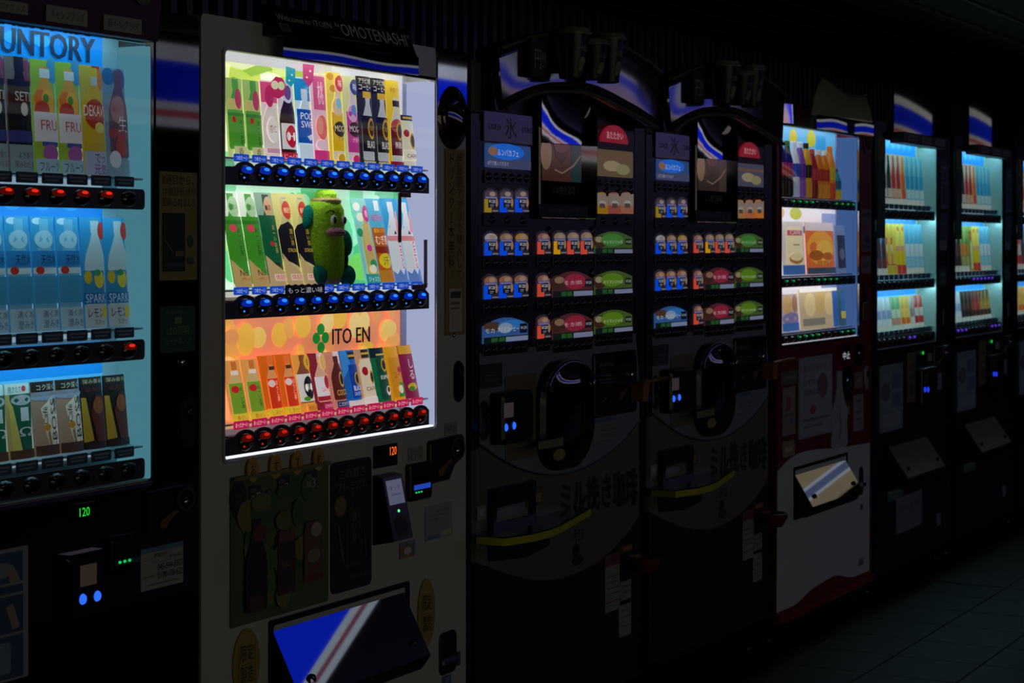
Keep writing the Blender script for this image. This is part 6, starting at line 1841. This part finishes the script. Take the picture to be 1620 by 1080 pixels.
YEL = [('r', 0, 0, 1, 1, '#d0c02c'), ('b', .5, .44, .5, .98, '#d8cc58'), ('e', .5, .9, .2, .05, '#c04434'), ('r', 0, .46, 1, .56, '#c89c6c'), ('r', 0, .2, 1, .44, '#ccbc14'), ('r', 0, 0, 1, .18, '#b83830')]
GRT = far_ops(('#74a890', '#3c9ca0', '#5cb4a8', '#c8d4b8'))
WHB = far_ops(('#a8c0c8', '#b8ccd4', '#7c98c0', '#c4d4d8'))
GRW = far_ops(('#8cb488', '#5ca468', '#b8d0b4', '#cc8c84'))
YOR = far_ops(('#c8b868', '#d0a83c', '#d8c060', '#cc6c28'))
WGR = far_ops(('#b4bcb8', '#98a09c', '#7c8480', '#c8ccc4'))
RDW = far_ops(('#b8847c', '#b03834', '#b8c0b4', '#a82c2c'))
DBR = far_ops(('#3c342c', '#241c18', '#4c3428', '#2c2420'))
RBR = far_ops(('#4c342c', '#8c2c24', '#a03c30', '#3c2820'))
GBK = far_ops(('#3c3828', '#94782c', '#a88c34', '#2c281c'))
GOR = far_ops(('#8cac54', '#5c8c34', '#c4742c', '#a8a060'))
CY2 = far_ops(('#68b4cc', '#48a8cc', '#b8d0d0', '#88c0c8'))


def rows_for(spec, where, shelf):
    rows = []
    for k, row in enumerate(spec):
        out = []
        for (ops, desc, cnt) in row:
            tail = ', %s shelf, %s' % (shelf[k], where)
            if cnt == 1:
                L = desc + tail
            else:
                L = ['%s of %s %s' % (ORDN[q], COUNT[cnt], desc.replace(' card', ' cards', 1)) + tail for q in range(cnt)]
            out.append((ops, '#a8b4b0', L, None, cnt))
        rows.append(out)
    return rows


SH = ('top', 'middle', 'bottom')
ORDN = ('first', 'second', 'third', 'fourth', 'fifth')
COUNT = {2: 'two', 3: 'three', 4: 'four', 5: 'five'}
far_a = [[(TALLG, 'tall green red-disc card', 1), (SCRIPT, 'pale red-script card', 2), (BLKW, 'black and white can card', 2), (REDB, 'red bottle card', 2), (ORGB, 'orange bottle card', 1), (TEALB, 'teal bottle card', 4)],
         [(BRN, 'brown and grey bottle card', 2), (BLUB, 'blue and brown bottle card', 2), (YRY, 'yellow and red card', 2), (YEL, 'bright yellow card', 2), (CY2, 'aqua water card', 4)],
         [(GRT, 'teal green bottle card', 2), (WHB, 'white and blue bottle card', 3), (GRW, 'green and white bottle card', 2), (YOR, 'yellow and orange bottle card', 2), (WGR, 'white and grey bottle card', 1), (RDW, 'red and white bottle card', 2)]]
far_b = [[(TALLG, 'tall green red-disc card', 1), (SCRIPT, 'pale red-script card', 2), (BLKW, 'black and white can card', 2), (REDB, 'red bottle card', 2), (ORGB, 'orange bottle card', 1), (TEALB, 'teal bottle card', 4)],
         [(BRN, 'brown bottle card', 2), (DBR, 'dark bottle card', 2), (GOR, 'green and orange bottle card', 2), (TALLG, 'green red-disc card', 1), (YEL, 'bright yellow card', 2), (CY2, 'aqua water card', 3)],
         [(WHB, 'white and blue bottle card', 4), (DBR, 'dark brown bottle card', 3), (RBR, 'red and brown bottle card', 2), (GBK, 'gold and black can card', 3)]]
far_c = [[(WHB, 'white and blue card', 4), (REDB, 'red card', 4), (TEALB, 'teal card', 4)], [(RDW, 'red and white card', 4), (BLUB, 'blue card', 4), (CY2, 'aqua card', 4)], [(REDB, 'red bottle card', 3), (YOR, 'orange bottle card', 4), (WHB, 'pale bottle card', 5)]]


def far_machine(dx, label, spec, where, lamps, led_m, film, plain=False):
    f = FP(dx)
    x0, x1 = fx(1384)[0] + dx, fx(1503)[0] + dx
    wx0, wx1 = fx(1388)[0] + dx, fx(1482)[0] + dx
    global K1
    r, W, zr = shelf_machine('vending_machine', label, x0, x1, wx0, wx1, .038, NAVY_FAR, BLACK_PLASTIC, TEAL_LINER, led_m, rows_for(spec, where, SH), 12, lamps, None, rail_m=DARK_PLASTIC, film=film, rpad=.045, card=printed('far_film', .26))  # far cards carry part of their shelf light as emission
    # topper: bowed glossy board and a strip of paper tags
    xl, xr = fx(1407)[0] + dx, fx(1476)[0] + dx
    zb, zt = f.p(1440, 214)[1], f.p(1440, 139)[1]
    vs = []
    for i in range(13):
        for j in range(13):
            u, v = i / 12, j / 12
            vs.append((xl + (xr - xl) * u, -.02 - (xr - xl) * (.17 * u - .075 * u * u) - (zt - zb) * (.004 * v - .012 * (v - .5) ** 2), zb + (zt - zb) * v))
    m0 = len(vs)
    vs += [(x, y + .01, z) for x, y, z in vs]
    fs = []
    for i in range(12):
        for j in range(12):
            a = i * 13 + j
            fs += [(a, a + 13, a + 14, a + 1), (m0 + a, m0 + a + 1, m0 + a + 14, m0 + a + 13)]
    part(MB().add(vs, fs), 'topper_board', surf('far_topper_gloss', '#4c4c44', .04, .8, var=.2), r, True)
    T = part(MB().prism(rrect(xl + .01, zb - .045, xr, zb, .004), -.06, -.0, .002), 'topper_strip', surf('maroon_board', '#3c0d0e', .4), r)
    w = (xr - xl) / 3
    for k in range(3):
        plate(T, 'paper_tag', (xl + .06 + (w - .01) * k, zb - .036, xl + .06 + (w - .01) * k + w * .62, zb - .008), -.06, '#5a564e', [('r', .15, .3, .85, .6, '#2c2622')], .002)
    # hanging side banner
    bq = (fx(1387, -.006)[0] + dx, f.p(1393, 377, -.006)[1], fx(1399, -.006)[0] + dx, f.p(1393, 217, -.006)[1])
    B = part(MB().ink('#14301a').prism(rrect(*bq, .003), -.010, -.005), 'side_banner', PRINT_DIM, r)
    part(PR(lambda u, v, l: (bq[0] + u * (bq[2] - bq[0]), -.0105 - l, bq[1] + v * (bq[3] - bq[1])), .0003).run([('r', 0, .78, 1, 1, '#4a4410'), ('e', .4, .66, .3, .06, '#16283a'), ('e', .4, .4, .16, .14, '#2c3c34')]), 'print', PRINT_DIM, B)
    part(MB().box(bq[0] + .004, -.006, bq[1] + .02, bq[0] + .024, .0, bq[1] + .03), 'banner_clip', STEEL, B)
    # right stile
    plate(r, 'notice', f.r(1487, 252, 1499, 330), -.001, '#182436', [('r', .1, .8, .9, .86, '#3c4c60'), ('r', .1, .5, .9, .54, '#3c4c60'), ('r', .0, .0, 1, .06, '#3c4c60')], .003)
    plate(r, 'notice', f.r(1486, 336, 1498, 380), -.001, '#142030', [('r', .1, .6, .9, .66, '#34445a')], .003)
    plate(r, 'notice', f.r(1486, 380, 1497, 396), -.001, '#4a5458', (), .003)
    plate(r, 'green_notice', f.r(1485, 421, 1496, 453), -.001, '#0c2412', [('r', .2, .5, .8, .7, '#24502c'), ('r', .2, .2, .8, .35, '#24502c')], .003)
    x, z = f.p(1492.5, 502)
    lock_capsule(r, x, z, .021, .052, surf('grey_lock', '#34363c', .3, .3))
    # lower door
    plate(r, 'instruction_poster', f.r(1389, 576, 1426, 681), -.001, '#4c6460', [('r', .06, .3, .94, .9, '#5c7874'), ('r', .5, .62, .9, .86, '#34506c'), ('e', .25, .6, .2, .14, '#34403c'), ('r', .5, .34, .9, .56, '#34506c'), ('r', .1, .06, .9, .26, '#6a7c74')], .008, .006)
    plate(r, 'gold_notice', f.r(1434, 557, 1448, 636), -.001, '#3c3010', [('r', .15, .7, .85, .74, '#1c1608'), ('r', .15, .5, .85, .54, '#1c1608'), ('e', .5, .25, .3, .1, '#14140c')], .003)
    R = f.r(1448, 580, 1473, 640)
    ic = part(MB().prism(rrect(*R, .01), -.03, .0, .005), 'card_reader', BLACK_PLASTIC, r)
    for a in (1463.2, 1468.0):
        x, z = f.p(a, 616, -.03)
        part(MB().dome(x, z, -.03, .011, .0125, .006, 12, 3), 'reader_lamp', glow('blue_led_far', (.02, .06, 1.0), .8), ic, True)
    q = f.r(1462, 592, 1468, 607, -.03)
    part(MB().box(q[0], -.032, q[1], q[2], -.0295, q[3]), 'screen', surf('pale_screen', '#5a5a4c', .3), ic)
    x, z = f.p(1459.5, 558)
    part(MB().dome(x, z, -.002, .009, .008, .004, 10, 2), 'price_lamp', glow('green_far', (.02, .9, .08), .6), r, True)
    plate(r, 'sticker', f.r(1467, 558, 1474, 571), -.001, '#5c6058', (), .002)
    plate(r, 'service_label', f.r(1477, 590, 1489, 617), -.001, '#50585c', [('r', .1, .6, .9, .65, '#2c3034'), ('r', .1, .3, .9, .35, '#2c3034')], .002)
    coin_unit(r, f.r(1474, 547, 1497, 580))
    flap(r, f.r(1403, 690, 1467, 766), .09, surf('satin_flap', '#66635c', .38, .2), BLACK_PLASTIC, fz=.22)
    plate(r, 'green_notice', f.r(1403, 764, 1427, 790), -.001, '#24402c', [('r', .1, .4, .9, .6, '#2c6c3c'), ('r', .1, .2, .7, .28, '#2c5c34')], .002)
    x, z = f.p(1484, 744)
    CR = part(MB().prism(rrect(x - .03, z - .05, x + .03, z + .05, .02, 5), -.004, .0, .002), 'coin_return', BLACK_PLASTIC, r)
    part(MB().box(x - .02, -.015, z - .03, x + .02, -.003, z - .018), 'return_lip', CHROME, CR)
    for (a, b, c, d) in ((1480, 812, 1487, 822), (1481, 823, 1487, 831)):
        plate(r, 'sticker', f.r(a, b, c, d), -.001, '#4c5258', (), .001)
    if not plain:
        plate(r, 'paper_notice', f.r(1417, 781, 1458, 837), -.001, '#4c4e54', [('t', '冷たい飲み物', .06, .58, .94, .76, '#202226'), ('r', .42, .48, .6, .50, '#303236'), ('r', .2, .34, .42, .36, '#303236'), ('r', .64, .36, .84, .38, '#303236'), ('r', .1, .08, .9, .1, '#5c5e64')], .001, .001)
    return r


v_, o_ = E_VIOLET, None
K1 = 'in the far row'
far_machine(0.0, 'navy drinks vending machine with a white paper notice, beside the red machine', far_a, 'navy machine by the red one', [[o_] * 12, [o_] * 12, [o_] * 6 + [v_, v_] + [o_] * 4], LED_T, printed('teal_film', .32))
far_machine(1.12, 'navy drinks vending machine with violet lamps and no paper notice', far_b, 'violet-lamp navy machine', [[o_] * 12, [o_] * 4 + [v_] * 6 + [o_] * 2, [v_] * 3 + [o_] * 6 + [v_] * 3], LED_T, MATS['teal_film'], True)
far_machine(2.24, 'pale-lit navy drinks vending machine at the end of the row', far_c, 'pale-lit last machine', [[o_] * 12] * 3, LED_Q, printed('white_film', .5), True)
